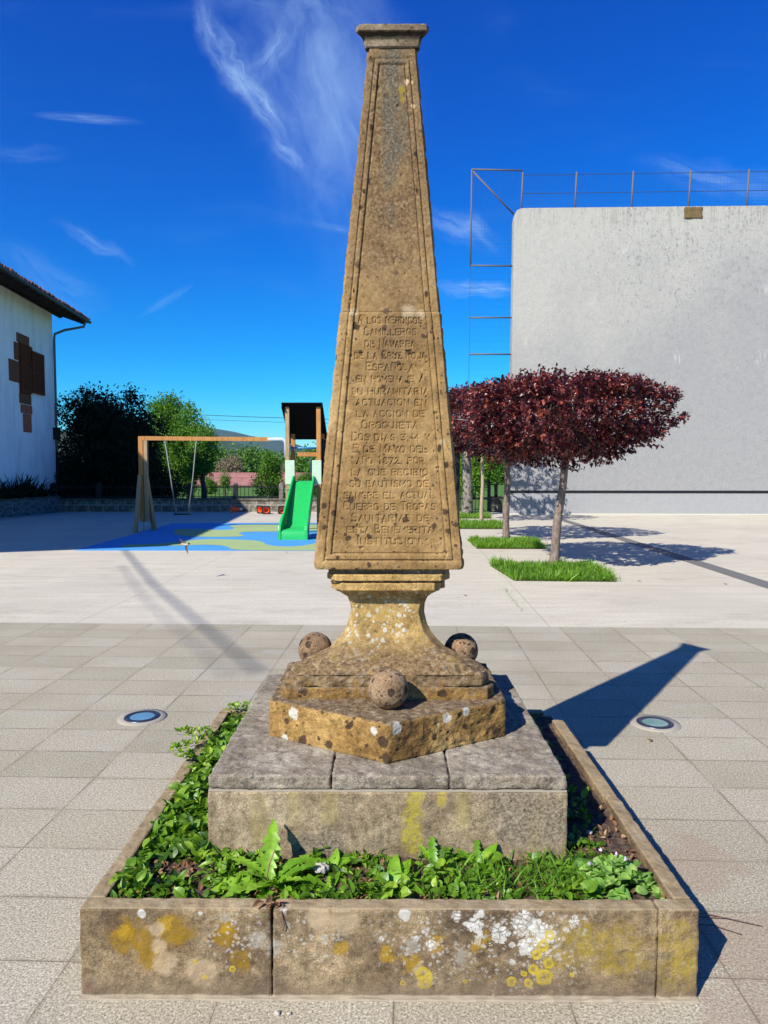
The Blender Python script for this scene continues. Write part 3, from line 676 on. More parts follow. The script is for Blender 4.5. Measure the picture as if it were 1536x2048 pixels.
TEXT = [  # z, x0, x1, words ('^' = taller initial)
 (2.355, -.124, .149, '^A LOS HEROICOS'), (2.305, -.098, .125, '^CAMILLEROS'), (2.253, -.095, .119, 'DE ^NAVARRA'), (2.202, -.141, .166, 'DE LA ^CRUZ ^ROJA'),
 (2.152, -.091, .115, '^ESPAÑOLA'), (2.100, -.134, .156, 'EN HOMENAJE A'), (2.048, -.152, .177, 'SU HUMANITARIA'), (2.000, -.134, .167, 'ACTUACION EN'),
 (1.951, -.132, .162, 'LA ACCION DE'), (1.901, -.108, .132, '^OROQUIETA'), (1.849, -.152, .184, '^LOS DIAS 3, 4 Y'), (1.797, -.149, .173, '^5 DE ^MAYO DEL'),
 (1.748, -.132, .158, 'AÑO ^1872. POR'), (1.698, -.154, .175, 'LA QUE RECIBIO'), (1.648, -.162, .177, 'SU BAUTISMO DE'), (1.598, -.188, .206, 'SANGRE EL ACTUAL'),
 (1.549, -.188, .210, '^CUERPO DE ^TROPAS'), (1.499, -.154, .180, '^SANITARIAS DE'), (1.449, -.173, .197, 'ESTA ^BENEMERITA'), (1.400, -.130, .154, '^INSTITUCION.')]
ZB, ZT = 1.278, 3.534
def shw(z):                     # half width of the shaft at height z
    base = .3285 + (z - 1.30) * (.1115 - .3285) / (3.534 - 1.30)
    base = base + np.where(z < 2.391, .0018, -.0012)
    return np.where(z < 1.31, base - .011 * ((1.31 - z) / .032) ** 2, base)
NF = 320; zs = np.concatenate([np.arange(ZB, 2.42, .0021), np.arange(2.42, ZT, .0045), [ZT]]); NR = len(zs)
cc = .026
def ring_params():
    t = []
    for side, n in ((0, NF), (1, 5), (2, 40), (3, 5), (4, 40), (5, 5)):
        t += [(side, j / n) for j in range(n)]
    return t
rp = ring_params(); NC = len(rp)
side = np.array([a for a, _ in rp]); tt = np.array([b_ for _, b_ in rp])
w_ = shw(zs)[:, None]; s_ = w_ + cc / 2; a_ = s_ / math.sqrt(3)
cx_ = np.stack([-(s_ - cc), s_ - cc, s_ - cc / 2, 0 * s_ + cc / 2, 0 * s_ - cc / 2, -(s_ - cc / 2)], 0)[:, :, 0]
cy_ = np.stack([-a_, -a_, -a_ + .866 * cc, 2 * a_ - .866 * cc, 2 * a_ - .866 * cc, -a_ + .866 * cc], 0)[:, :, 0]
X = cx_[side] * (1 - tt)[:, None] + cx_[(side + 1) % 6] * tt[:, None]        # NC x NR
Yv = cy_[side] * (1 - tt)[:, None] + cy_[(side + 1) % 6] * tt[:, None]
Z = np.repeat(zs[None, :], NC, 0)
nrm = np.array([(0, -1), (.5 * 1.732 / 1.0, -.5), (.866, .5), (0, 1), (-.866, .5), (-.866, -.5)])
NX = nrm[side, 0][:, None] + 0 * X; NY = nrm[side, 1][:, None] + 0 * X
for c_i in range(6):            # corner columns take the mean normal
    i = np.where((side == c_i) & (tt == 0))[0][0]; m_ = nrm[c_i] + nrm[(c_i - 1) % 6]; m_ = m_ / np.linalg.norm(m_); NX[i] = m_[0]; NY[i] = m_[1]
D = np.zeros_like(X)            # depth cut inwards
# moulding on the front face: two grooves with a bead between, panel slightly sunk
xc = .0065 + .006 * (zs - 1.28)
def groove(d, w0): return np.exp(-(d / w0) ** 2)
f = slice(0, NF)
xf = X[f]; zf = Z[f]; hwf = shw(zf)
de = hwf - np.abs(xf)           # distance from the edge
o1 = np.minimum(np.minimum(de - .050 + .010 * (zf - 1.3) / 2.2, zf - 1.318), 3.486 - zf)    # >0 inside the outer groove line
i1 = np.minimum(np.minimum(de - .078 + .016 * (zf - 1.3) / 2.2, zf - 1.347), 3.462 - zf)
D[f] += .0055 * groove(o1, .0042) + .005 * groove(i1, .004) + np.where(i1 > 0, .0032, 0) - .002 * np.where((o1 > .004) & (i1 < -.004), 1, 0)
D += .004 * groove(Z - 2.391, .003)                                          # bed joint between the two blocks
# letters
TD = np.full(xf.shape, 9.)
lr = np.random.default_rng(3)
for z0, xa, xb, s in TEXT:
    seq = []; big = False
    for ch in s:
        if ch == '^': big = True; continue
        seq.append((ch, big)); big = False
    adv = [WD.get(c, 1.) * (1.12 if g else 1) + .42 for c, g in seq]; tot = sum(adv) - .42; un = (xb - xa) / tot; x = xa
    for (ch, g), ad in zip(seq, adv):
        gw = (ad - .42) * un; h = .0255 * (1.32 if g else 1); zb = z0 - .0130 + lr.normal(0, .0006); jx = lr.normal(0, .0007); ang = lr.normal(0, .025)
        if ch != ' ':
            cs = np.where((xf[:, 0] > -9))[0]
            m_ = (zf > zb - .012) & (zf < zb + h * 1.4 + .006) & (xf + xc[None, :] > x - .012 + 0) & (xf + xc[None, :] < x + gw + .012)
            ii = np.where(m_); px_ = xf[ii] + xc[ii[1]]; pz_ = zf[ii]; dmin = np.full(len(px_), 9.)
            for st in GL[ch]:
                q = [(x + jx + a * gw + ang * b_ * h, zb + b_ * h) for a, b_ in st]
                for (ax, az_), (bx_, bz_) in zip(q[:-1], q[1:]):
                    L2 = (bx_ - ax) ** 2 + (bz_ - az_) ** 2 + 1e-12
                    t_ = np.clip(((px_ - ax) * (bx_ - ax) + (pz_ - az_) * (bz_ - az_)) / L2, 0, 1)
                    dmin = np.minimum(dmin, np.hypot(px_ - ax - t_ * (bx_ - ax), pz_ - az_ - t_ * (bz_ - az_)))
            TD[ii] = np.minimum(TD[ii], dmin)
        x += ad * un
er = .85 + .45 * np.clip((vnoise(np.stack([X[f].ravel(), 0 * X[f].ravel(), Z[f].ravel()], 1), 16, 31, 3).reshape(xf.shape) - .25) * 1.6, 0, 1)
D[f] += .0048 * er * np.clip(1 - TD / .0044, 0, 1) ** .8
P3 = np.stack([X.ravel(), Yv.ravel(), Z.ravel()], 1)
nz_ = (vnoise(P3, 14, 1, 4) - .5).reshape(X.shape); nz2 = (vnoise(P3, 110, 4, 2) - .5).reshape(X.shape)
D += nz_ * .006 + nz2 * .0022
# weathered arrises: chips along every corner
cor = np.zeros_like(X)
edge = np.where(side == 0, np.minimum(de.max() * 0 + 1, 1), 1.)
distc = np.full_like(X, 1.)
distc[f] = hwf - np.abs(xf)
distc[side % 2 == 1] = 0; 
for c_i in (2, 4):
    q = side == c_i; tq = tt[q][:, None]; distc[q] = np.minimum(tq, 1 - tq) * 2 * w_[:, 0][None, :]
chip = np.clip((vnoise(P3, 22, 8, 3).reshape(X.shape) - .52) * 4, 0, 1)
D += np.exp(-(distc / .009) ** 2) * (.002 + chip * .006)
# small eroded pits, most of them along the moulding
pit = np.clip((vnoise(P3, 55, 12, 2).reshape(X.shape) - .76) * 8, 0, 1); D += pit * .005
X2 = X - NX * D + xc[None, :]; Y2 = Yv - NY * D + CY
V = np.stack([X2.T.ravel(), Y2.T.ravel(), Z.T.ravel()], 1)      # row major in z
r_, c_ = np.meshgrid(np.arange(NR - 1), np.arange(NC), indexing='ij')
a0 = r_ * NC + c_; b0 = r_ * NC + (c_ + 1) % NC
F = np.stack([a0.ravel(), b0.ravel(), (b0 + NC).ravel(), (a0 + NC).ravel()], 1)
# caps: centre fans as quads with doubled centre
V = np.vstack([V, [[xc[0], CY, ZB]], [[xc[-1], CY, ZT]]]); nb = len(V) - 2
ci = np.arange(0, NC, 1)
F = np.vstack([F])
shaft = np_mesh('inscribed_shaft', V, F, M_shaft, monument, smooth=True)
bm = bmesh.new(); bm.from_mesh(shaft.data); bm.verts.ensure_lookup_table()
bm.faces.new([bm.verts[i] for i in reversed(range(NC))]); bm.faces.new([bm.verts[(NR - 1) * NC + i] for i in range(NC)]); bm.to_mesh(shaft.data); bm.free()
# capital
xo = .0205
b = MB(); b.loft([tri(.1185, 3.530, .02, 6, xo), tri(.1195, 3.538, .02, 6, xo), tri(.1255, 3.566, .02, 6, xo), tri(.1265, 3.570, .02, 6, xo), tri(.1285, 3.576, .02, 6, xo),
    tri(.137, 3.583, .02, 6, xo), tri(.150, 3.589, .02, 6, xo), tri(.1565, 3.592, .02, 6, xo), tri(.157, 3.597, .02, 6, xo), tri(.1565, 3.612, .02, 6, xo), tri(.150, 3.619, .02, 6, xo)])
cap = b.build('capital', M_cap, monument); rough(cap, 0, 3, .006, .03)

# ================================================================== PLANTER
planter = thing('stone_planter', 'low square sandstone planter with yellow and white lichen around the monument foot', 'planter', (0, CY, 0))
X0, X1, Y0, Y1, CT, TH = -.992, 1.000, 2.185, 4.13, .300, .062
def curb(name, x0, x1, y0, y1, z1, lv=6, st=.011):
    b = MB(); b.box(x0, x1, y0, y1, -.02, z1); o = b.build(name, M_curb, planter); rough(o, .008, lv, st, .05); return o
curb('front_curb', X0, -.374, Y0, Y0 + TH, CT)
curb('front_curb', -.370, .868, Y0 + .001, Y0 + TH, CT - .001)
curb('front_curb', .8705, X1, Y0 - .001, Y0 + TH, CT + .001)
curb('side_curb', X0 + .002, X0 + TH, Y0 + TH + .001, 3.02, CT - .002)
curb('side_curb', X0 + .001, X0 + TH, 3.024, 3.36, CT - .004)
curb('side_curb', X0 + .004, X0 + TH + .002, 3.37, Y1 - TH - .002, CT - .004)
curb('side_curb', X1 - TH, X1 - .001, Y0 + TH + .001, 2.98, CT)
curb('side_curb', X1 - TH - .006, X1 - .002, 2.985, 3.93, CT - .002)
curb('rear_curb', X0 + .003, .15, Y1 - TH, Y1, CT - .006, 5)
curb('rear_curb', .156, X1 - TH - .02, Y1 - TH, Y1, CT - .008, 5)
# thin bed of mortar the front stands on
b = MB(); b.box(X0 - .006, X1 + .004, Y0 - .012, Y0 + .02, -.01, .005); o = b.build('mortar_bed', mat('mortar_bed', color=(.46, .38, .27)), planter); rough(o, .003, 6, .020, .05)
gxs = np.linspace(X0 + TH * .6, X1 - TH * .6, 120); gys = np.linspace(Y0 + TH * .6, Y1 - TH * .6, 120)
def soilz(X, Y):
    P = np.stack([X.ravel(), Y.ravel(), 0 * X.ravel()], 1)
    return .262 + (vnoise(P, 9, 4, 4).reshape(X.shape) - .5) * .035 + (vnoise(P, 60, 6, 3).reshape(X.shape) - .5) * .018
tag(mesh_grid('soil', gxs, gys, soilz, M_soil), kind='structure')

# ---- plants
def leaf_shape(n, lobed=0, cup=.15, curl=.35, w=.5, seed=0):
    """returns template verts (along y 0..1, x across, z up) and quad faces; n segments"""
    r = random.Random(seed); V = []; F = []
    for i in range(n + 1):
        t = i / n
        prof = math.sin(math.pi * min(1, (t * .92 + .04)) ** (.8 if not lobed else 1.25)) ** .85
        ww = w * .5 * max(.04, prof)
        if lobed and 0 < i < n: ww *= r.uniform(.78, 1.15) if i % 2 else r.uniform(.34, .62)
        y = t + (r.uniform(-.012, .012) if 0 < i < n else 0); z = -curl * t * t + r.uniform(-.012, .012)
        if lobed: y -= .045 if i % 2 else 0
        V += [(-ww, y, z + cup * ww), (0, y + (.02 if lobed and i % 2 else 0), z), (ww, y, z + cup * ww)]
    for i in range(n):
        b = i * 3
        F += [(b, b + 1, b + 4, b + 3), (b + 1, b + 2, b + 5, b + 4)]
    return np.array(V), np.array(F)
def place_leaves(T, pos, dirs, ups, size, rn):
    """T template; pos (n,3), dirs (n,3) leaf axis, ups (n,3)"""
    V0, F0 = T; n = len(pos)
    d = dirs / np.linalg.norm(dirs, axis=1)[:, None]; x = np.cross(d, ups); x /= np.linalg.norm(x, axis=1)[:, None] + 1e-9; u = np.cross(x, d)
    V = pos[:, None, :] + size[:, None, None] * (V0[None, :, 0:1] * x[:, None, :] + V0[None, :, 1:2] * d[:, None, :] + V0[None, :, 2:3] * u[:, None, :])
    F = F0[None] + (np.arange(n) * len(V0))[:, None, None]
    return V.reshape(-1, 3), F.reshape(-1, F0.shape[1]), np.repeat(rn, len(F0))
class LB:
    def __init__(s): s.V = []; s.F = []; s.R = []; s.M = []; s.n = 0
    def add(s, V, F, Rn, mi=0): s.V.append(V); s.F.append(F + s.n); s.R.append(Rn); s.M.append(np.full(len(F), mi)); s.n += len(V)
    def leaves(s, T, pos, dirs, ups, size, rn, mi=0): s.add(*place_leaves(T, np.asarray(pos, float), np.asarray(dirs, float), np.asarray(ups, float), np.asarray(size, float), np.asarray(rn, float)), mi)
    def stem(s, p0, p1, r, rn=.5, mi=0):
        p0, p1 = np.array(p0, float), np.array(p1, float); d = p1 - p0; x = np.cross(d, (0.3, .2, 1)); x /= np.linalg.norm(x) + 1e-9; y = np.cross(d / np.linalg.norm(d), x)
        c = [p + r_ * (x * math.cos(t) + y * math.sin(t)) for p, r_ in ((p0, r), (p1, r * .6)) for t in (0, 2.1, 4.2)]
        s.add(np.array(c), np.array([(0, 1, 4, 3), (1, 2, 5, 4), (2, 0, 3, 5)]), np.full(3, rn), mi)
    def build(s, name, mats, parent=None, smooth=False, loc=(0, 0, 0)):
        return np_mesh(name, np.vstack(s.V), np.vstack(s.F), mats, parent, np.concatenate(s.R), smooth, np.concatenate(s.M), loc)
def rdir(n, up=.5, g=rng):
    d = g.normal(size=(n, 3)); d /= np.linalg.norm(d, axis=1)[:, None]; d[:, 2] = np.abs(d[:, 2]) * 1 + up; return d / np.linalg.norm(d, axis=1)[:, None]
OV = leaf_shape(4, 0, .35, .25, .62); OV2 = leaf_shape(4, 0, .3, .3, .95); LN = leaf_shape(4, 0, .3, .4, .3)
def cover(name, label, areas, per_m2, smin, smax, hmax, m, T=(OV,), seed=1, keep=None, upb=.45, flowers=0, cat='ground cover'):
    g = np.random.default_rng(seed); L = LB()
    for x0, x1, y0, y1 in areas:
        n = int(per_m2 * (x1 - x0) * (y1 - y0))
        P = np.stack([g.uniform(x0, x1, n), g.uniform(y0, y1, n), 0 * np.zeros(n)], 1)
        dn = vnoise(P, 11, seed, 3)
        if keep: k_ = keep(P, dn); P = P[k_]; dn = dn[k_]
        n = len(P)
        h = g.uniform(0, 1, n) ** .7 * hmax * np.clip((dn - .25) * 2.2, .25, 1.3)
        P[:, 2] = .262 + h
        d = rdir(n, -.15, g); up = rdir(n, 1.2, g); sz = g.uniform(smin, smax, n) * (.7 + .6 * dn)
        lum = np.clip(g.normal(.45, .2, n) + (h / hmax - .5) * .35, 0, 1)
        for ti, T_ in enumerate(T):
            q = np.arange(n) % len(T) == ti
            L.leaves(T_, P[q], d[q], up[q], sz[q], lum[q])
        for i in range(0, n, 9):
            L.stem((P[i, 0] + g.normal(0, .006), P[i, 1] + g.normal(0, .006), .255), P[i], .0011, .25)
    o = L.build(name, m, smooth=False); return tag(o, label, cat, None, 'stuff')
cover('ground_cover', 'dense leafy green ground cover filling the left side of the stone planter', [(-.925, -.672, 2.30, 4.02)], 4600, .026, .052, .07, M_ivy, (OV, OV2), 2,
      keep=lambda P, d: (d > .30) & ~((P[:, 0] > -.83) & (P[:, 1] < 2.52) & (d < .56)))
cover('ground_cover', 'mixed low weeds and clover growing along the front of the stone planter', [(-.925, -.66, 2.25, 2.40), (-.66, .70, 2.26, 2.54)], 4200, .016, .044, .052, M_ivy, (OV, LN, OV2), 3, keep=lambda P, d: d > .34)
cover('ground_cover', 'sparse weeds on bare soil in the shaded right side of the stone planter', [(.675, .84, 2.45, 3.95)], 2300, .018, .036, .05, M_ivy, (OV, OV2), 5, keep=lambda P, d: d > .42)
cover('leaf_litter', 'brown dry leaf litter scattered among the planter weeds', [(-.92, .93, 2.25, 2.53), (.70, .93, 2.5, 3.0), (-.92, -.68, 2.3, 2.7)], 900, .012, .034, .022, M_dry, (OV, LN), 8)
# grass tufts in the front of the planter
g = np.random.default_rng(11); L = LB(); BL = leaf_shape(3, 0, .1, .5, .07)
for cx, cyy, n, sp in ((.44, 2.36, 190, .11), (.58, 2.35, 150, .08), (.30, 2.40, 80, .08), (.63, 2.46, 90, .05), (.02, 2.42, 40, .06)):
    P = np.stack([g.normal(cx, sp, n), g.normal(cyy, .05, n), np.full(n, .262)], 1); P[:, 1] = np.clip(P[:, 1], 2.262, 2.53)
    L.leaves(BL, P, rdir(n, .9, g), rdir(n, 0, g), g.uniform(.035, .085, n), g.uniform(.0, .7, n), 0)
tag(L.build('grass', [M_grass]), 'thin wild grass growing among weeds at the right front of the planter', 'grass', None, 'stuff')
# shoots creeping over the left curb
g = np.random.default_rng(21)
for p0, p1, n, lb in (((-.93, 3.70), (-1.10, 3.62), 80, 'longest thin shoot creeping over the left curb onto the paving'), ((-.93, 3.62), (-1.06, 3.40), 90, 'second creeping shoot hanging outward over the left curb'),
                  ((-.95, 3.36), (-.99, 3.33), 60, 'small mossy tuft in the left curb joint'), ((-.93, 4.05), (-.80, 4.06), 60, 'leafy tuft at the rear left corner of the planter')):
    L = LB()
    t = g.uniform(0, 1, n); P = np.stack([p0[0] + (p1[0] - p0[0]) * t + g.normal(0, .014, n), p0[1] + (p1[1] - p0[1]) * t + g.normal(0, .018, n), .305 + g.uniform(0, .03, n) + .02 * t], 1)
    L.leaves(OV, P, rdir(n, 0, g), rdir(n, 1, g), g.uniform(.016, .03, n), g.uniform(.2, 1, n))
    L.stem((p0[0], p0[1], .29), (p1[0], p1[1], .325), .002)
    tag(L.build('creeping_shoot', M_ivy), lb, 'plant')
# broad leaved weeds: each one a plant
def weed(label, x, y, leaves, m=M_dand, name='weed', T=None, group=None):
    """leaves: (azimuth deg, elevation deg, length, lobed)"""
    t = thing(name, label, 'plant', (x, y, .262), group); L = LB()
    r = random.Random(int(x * 1000))
    for azm, elv, ln, lob in leaves:
        T_ = leaf_shape(r.choice((13, 15, 17)) if lob else 9, lob, .5, .45, r.uniform(.30, .40) if lob else .5, r.randint(0, 9999))
        V0 = T_[0].copy(); ph = r.uniform(0, 6); V0[:, 2] += .02 * np.sin(V0[:, 1] * 22 + ph) * np.sign(V0[:, 0]) ; V0[:, 0] += .05 * np.sin(V0[:, 1] * 4 + ph)
        a, e = R(azm), R(elv); d = np.array([[math.cos(a) * math.cos(e), math.sin(a) * math.cos(e), math.sin(e)]])
        up = np.array([[-math.cos(a) * math.sin(e), -math.sin(a) * math.sin(e), math.cos(e)]])
        L.leaves((V0, T_[1]), [[x + .01 * math.cos(a), y + .01 * math.sin(a), .262]], d, up, [ln * (1 if x == -.40 else .74)], [r.uniform(.2, .9)])
    o = L.build('leaves', m, t, smooth=True)
    return t
t = weed('largest lobed dandelion plant with one tall upright leaf at the planter front', -.40, 2.37,
     [(100, 78, .20, 1), (88, 70, .13, 1), (200, 60, .12, 1), (300, 62, .11, 1), (150, 45, .16, 1), (175, 22, .22, 1), (200, 28, .20, 1), (165, 55, .15, 1), (20, 35, .19, 0), (350, 25, .20, 1), (45, 40, .16, 1), (250, 48, .15, 1), (285, 15, .16, 1),
      (265, 62, .13, 1), (310, 30, .15, 1), (225, 35, .18, 1), (190, 10, .25, 1), (5, 50, .15, 1), (330, 50, .13, 1), (268, 30, .17, 1), (120, 60, .12, 1)])
b = MB(); b.tube([(-.40, 2.36, .27), (-.415, 2.35, .31), (-.405, 2.345, .36), (-.385, 2.34, .41)], .0028, 6); b.build('flower_stalk', mat('stalk', color=(.40, .27, .13)), t)
weed('broad dandelion with a large rounded drooping leaf in the middle of the planter', .02, 2.36, [(80, 60, .14, 0), (60, 45, .15, 0), (290, 25, .13, 0), (250, 35, .12, 0), (140, 50, .11, 1), (10, 35, .12, 1), (330, 30, .14, 0), (200, 30, .12, 1)])
weed('small toothed weed by the white pebble against the pedestal', -.20, 2.46, [(80, 60, .10, 0), (150, 40, .12, 1), (30, 40, .12, 0), (280, 30, .12, 0), (220, 30, .11, 1), (330, 35, .10, 0)])
weed('upright lobed weed against the yellow lichened pedestal face', .17, 2.47, [(90, 75, .15, 1), (120, 55, .14, 1), (50, 50, .14, 1), (20, 40, .12, 1), (180, 40, .13, 1), (270, 40, .12, 1), (320, 45, .12, 1)])
weed('tall ribbed weed right of the yellow stain on the pedestal', .33, 2.47, [(85, 70, .15, 1), (140, 50, .13, 1), (40, 60, .14, 0), (10, 40, .12, 1), (300, 35, .14, 0), (240, 40, .12, 1)])
weed('fern-like low weed touching the front curb between dandelions', -.20, 2.30, [(180, 20, .13, 1), (150, 35, .12, 1), (20, 20, .12, 1), (0, 35, .10, 1), (90, 50, .1, 1)])
weed('yellowish low rosette at the front curb', .27, 2.29, [(a, 25, .08, 1) for a in range(0, 360, 40)], M_mallow)
weed('broad pointed-leaved weed in the left corner of the planter', -.86, 2.72, [(170, 35, .12, 0), (100, 60, .12, 0), (40, 40, .13, 0), (10, 30, .13, 0), (300, 40, .12, 0), (240, 40, .11, 0), (70, 50, .12, 0)])
weed('light green pointed-leaved weed beside the left curb further back', -.84, 3.02, [(160, 35, .11, 0), (100, 60, .10, 0), (40, 40, .11, 0), (10, 30, .11, 0), (300, 40, .10, 0), (240, 40, .10, 0)])
weed('single round-leaved sprout under the shaded right curb', .86, 3.02, [(260, 40, .07, 0), (200, 50, .05, 0), (60, 60, .08, 0)], M_dand)
# mallow clump, front right corner
t = thing('mallow_plant', 'round-leaved pale green clump in the front right corner of the planter', 'plant', (.79, 2.37, .262)); g = np.random.default_rng(5); L = LB()
n = 330; P = np.stack([g.normal(.78, .072, n), g.normal(2.375, .05, n), np.zeros(n)], 1); P[:, 0] = np.clip(P[:, 0], .6, .925); P[:, 1] = np.clip(P[:, 1], 2.262, 2.52)
rr = np.hypot((P[:, 0] - .78) / .15, (P[:, 1] - 2.375) / .11); P[:, 2] = .262 + np.clip(1 - rr ** 2, .1, 1) * g.uniform(.3, 1, n) * .085
L.leaves(OV2, P, rdir(n, -.1, g), rdir(n, 2, g), g.uniform(.018, .045, n), g.uniform(.1, 1, n))
for i in range(0, n, 4): L.stem((.78 + g.normal(0, .03), 2.37 + g.normal(0, .02), .26), P[i], .0013, .4)
L.build('leaves', M_mallow, t)
M_flower = (leafmat('mallow_flowers', (.6, .5, .7), (.65, .55, .75), (.7, .6, .8), .6, .2))
for P in ((.80, 2.40, .36), (.83, 2.38, .355), (.70, 2.36, .35), (.76, 2.43, .36)):
    L = LB(); L.leaves(OV, np.repeat(np.array([P]), 5, 0), rdir(5, .3, g), rdir(5, .5, g), np.full(5, .012), np.full(5, .5)); L.build('flower', M_flower, t)
# pebbles and litter on the soil and paving
Mpeb = mat('pebble', color=(.55, .5, .43))
for x, y, z, s, lb in ((-.235, 2.42, .30, .021, 'pale pebble among weeds against the pedestal foot'), (.80, 2.72, .275, .010, 'small whitish pebble on the bare soil by the right curb'), (-.345, 2.12, .004, .009, 'tan pebble on paving in front of the planter'), (-.31, 2.118, .004, .006, 'tiny pale pebble on paving near the front curb joint')):
    bm = bmesh.new(); bmesh.ops.create_icosphere(bm, subdivisions=3, radius=s)
    for v_ in bm.verts: v_.co = Vector((v_.co.x * 1.2, v_.co.y, v_.co.z * .75)) * (1 + .25 * (math.sin(v_.co.x * 300 + s * 999) * math.cos(v_.co.y * 260)))
    me = bpy.data.meshes.new('pebble'); bm.to_mesh(me); bm.free(); me.materials.append(Mpeb); o = link(bpy.data.objects.new('pebble', me)); o.location = (x, y, z); tag(o, lb, 'pebble')
# twigs right of the planter
b = MB()
for a, c_ in (((1.10, 2.62, .008), (1.33, 2.58, .006)), ((1.13, 2.56, .007), (1.30, 2.50, .006)), ((1.08, 2.70, .008), (1.14, 2.60, .01)), ((1.16, 2.60, .009), (1.40, 2.55, .005)), ((1.06, 2.66, .006), (1.19, 2.63, .012))):
    b.tube([a, ((a[0] + c_[0]) / 2, (a[1] + c_[1]) / 2 + .012, .014), c_], .0018, 5)
tag(b.build('twigs', mat('twig', color=(.22, .12, .08)), None), 'small heap of thin brown twigs on paving right of the planter', 'twigs')
b = MB(); b.tube([(-.35, 2.22, .303), (-.335, 2.20, .302), (-.34, 2.184, .29), (-.33, 2.176, .25), (-.335, 2.175, .235)], .0022, 6)
tag(b.build('dry_stem', mat('dry_stem', color=(.20, .09, .05))), 'thin dry stem hanging over the front curb', 'stem')
L = LB(); g = np.random.default_rng(9); P = np.array([(-.37 + g.normal(0, .02), 2.20 + g.normal(0, .012), .306) for _ in range(14)]); L.leaves(OV, P, rdir(14, -.2, g), rdir(14, 1, g), g.uniform(.015, .035, 14), g.uniform(0, 1, 14))
tag(L.build('dry_leaves', M_dry), 'crumpled orange dry leaves on the front curb top by the joint', 'leaves')
# grass in the plaza joint
g = np.random.default_rng(14); n = 90; t_ = g.uniform(0, 1, n) ** 1.3; L = LB()
P = np.stack([1.70 - .06 * t_ + g.normal(0, .012, n), 10.2 - 1.7 * t_, np.full(n, .0)], 1)
L.leaves(BL, P, rdir(n, .5, g), rdir(n, 0, g), g.uniform(.02, .055, n), g.uniform(0, .9, n))
tag(L.build('grass', M_grass), 'thin line of grass growing in the plaza joint right of the obelisk', 'grass', None, 'stuff')
# small fallen leaves on the plaza
for i, (x, y) in enumerate(((1.65, 4.36), (1.05, 9.6), (5.1, 10.6), (-2.15, 14.8), (3.9, 10.9))):
    L = LB(); L.leaves(OV, [[x, y, .01]], [[1, .4, .1]], [[0, .1, 1]], [.05 if i else .03], [.4]); L.leaves(OV, [[x + .02, y + .01, .012]], [[-.6, .8, .2]], [[.1, .1, 1]], [.04], [.8])
    tag(L.build('fallen_leaf', M_dry), ['reddish fallen leaf beside the right recessed light', 'brown fallen leaf left of the nearest grass patch', 'small fallen leaf right of the nearest tree shadow', 'brown dead leaf lying on the play mat front edge', 'fallen leaf at the right corner of the nearest grass patch'][i], 'leaf')

# ---- recessed ground lights
def ground_light(x, y, label, tint):
    t = thing('recessed_ground_light', label, 'ground light', (x, y, 0), 'round uplights sunk into the paving')
    b = MB(); b.lathe((x, y, 0), [(.165, .0005), (.163, .006), (.120, .007)], 48); b.build('mortar_ring', mat('light_ring', color=(.46, .41, .33)), t)
    b = MB(); b.lathe((x, y, 0), [(.120, .004), (.119, .011), (.086, .012), (.082, .006)], 48); b.build('steel_ring', mat('ring_steel', color=(.10, .115, .16), rough_=.35, metal=.7), t)
    b = MB(); b.lathe((x, y, 0), [(.083, .008), (.05, .0095), (.0005, .010)], 40); b.build('glass', mat('lamp_glass', color=tint, rough_=.12, spec=.6), t)
    for a in (40, 220):
        b = MB(); b.lathe((x + .103 * math.cos(R(a)), y + .103 * math.sin(R(a)), .011), [(.0065, 0), (.005, .002), (.0003, .002)], 10); b.build('screw', mat('screw', color=(.5, .5, .5), rough_=.4, metal=1), t)
ground_light(-1.70, 4.79, 'round uplight with blue-tinted glass sunk in paving left of the planter', (.16, .34, .45))
ground_light(1.81, 4.69, 'round uplight with greenish glass at the edge of the obelisk shadow', (.22, .38, .36))

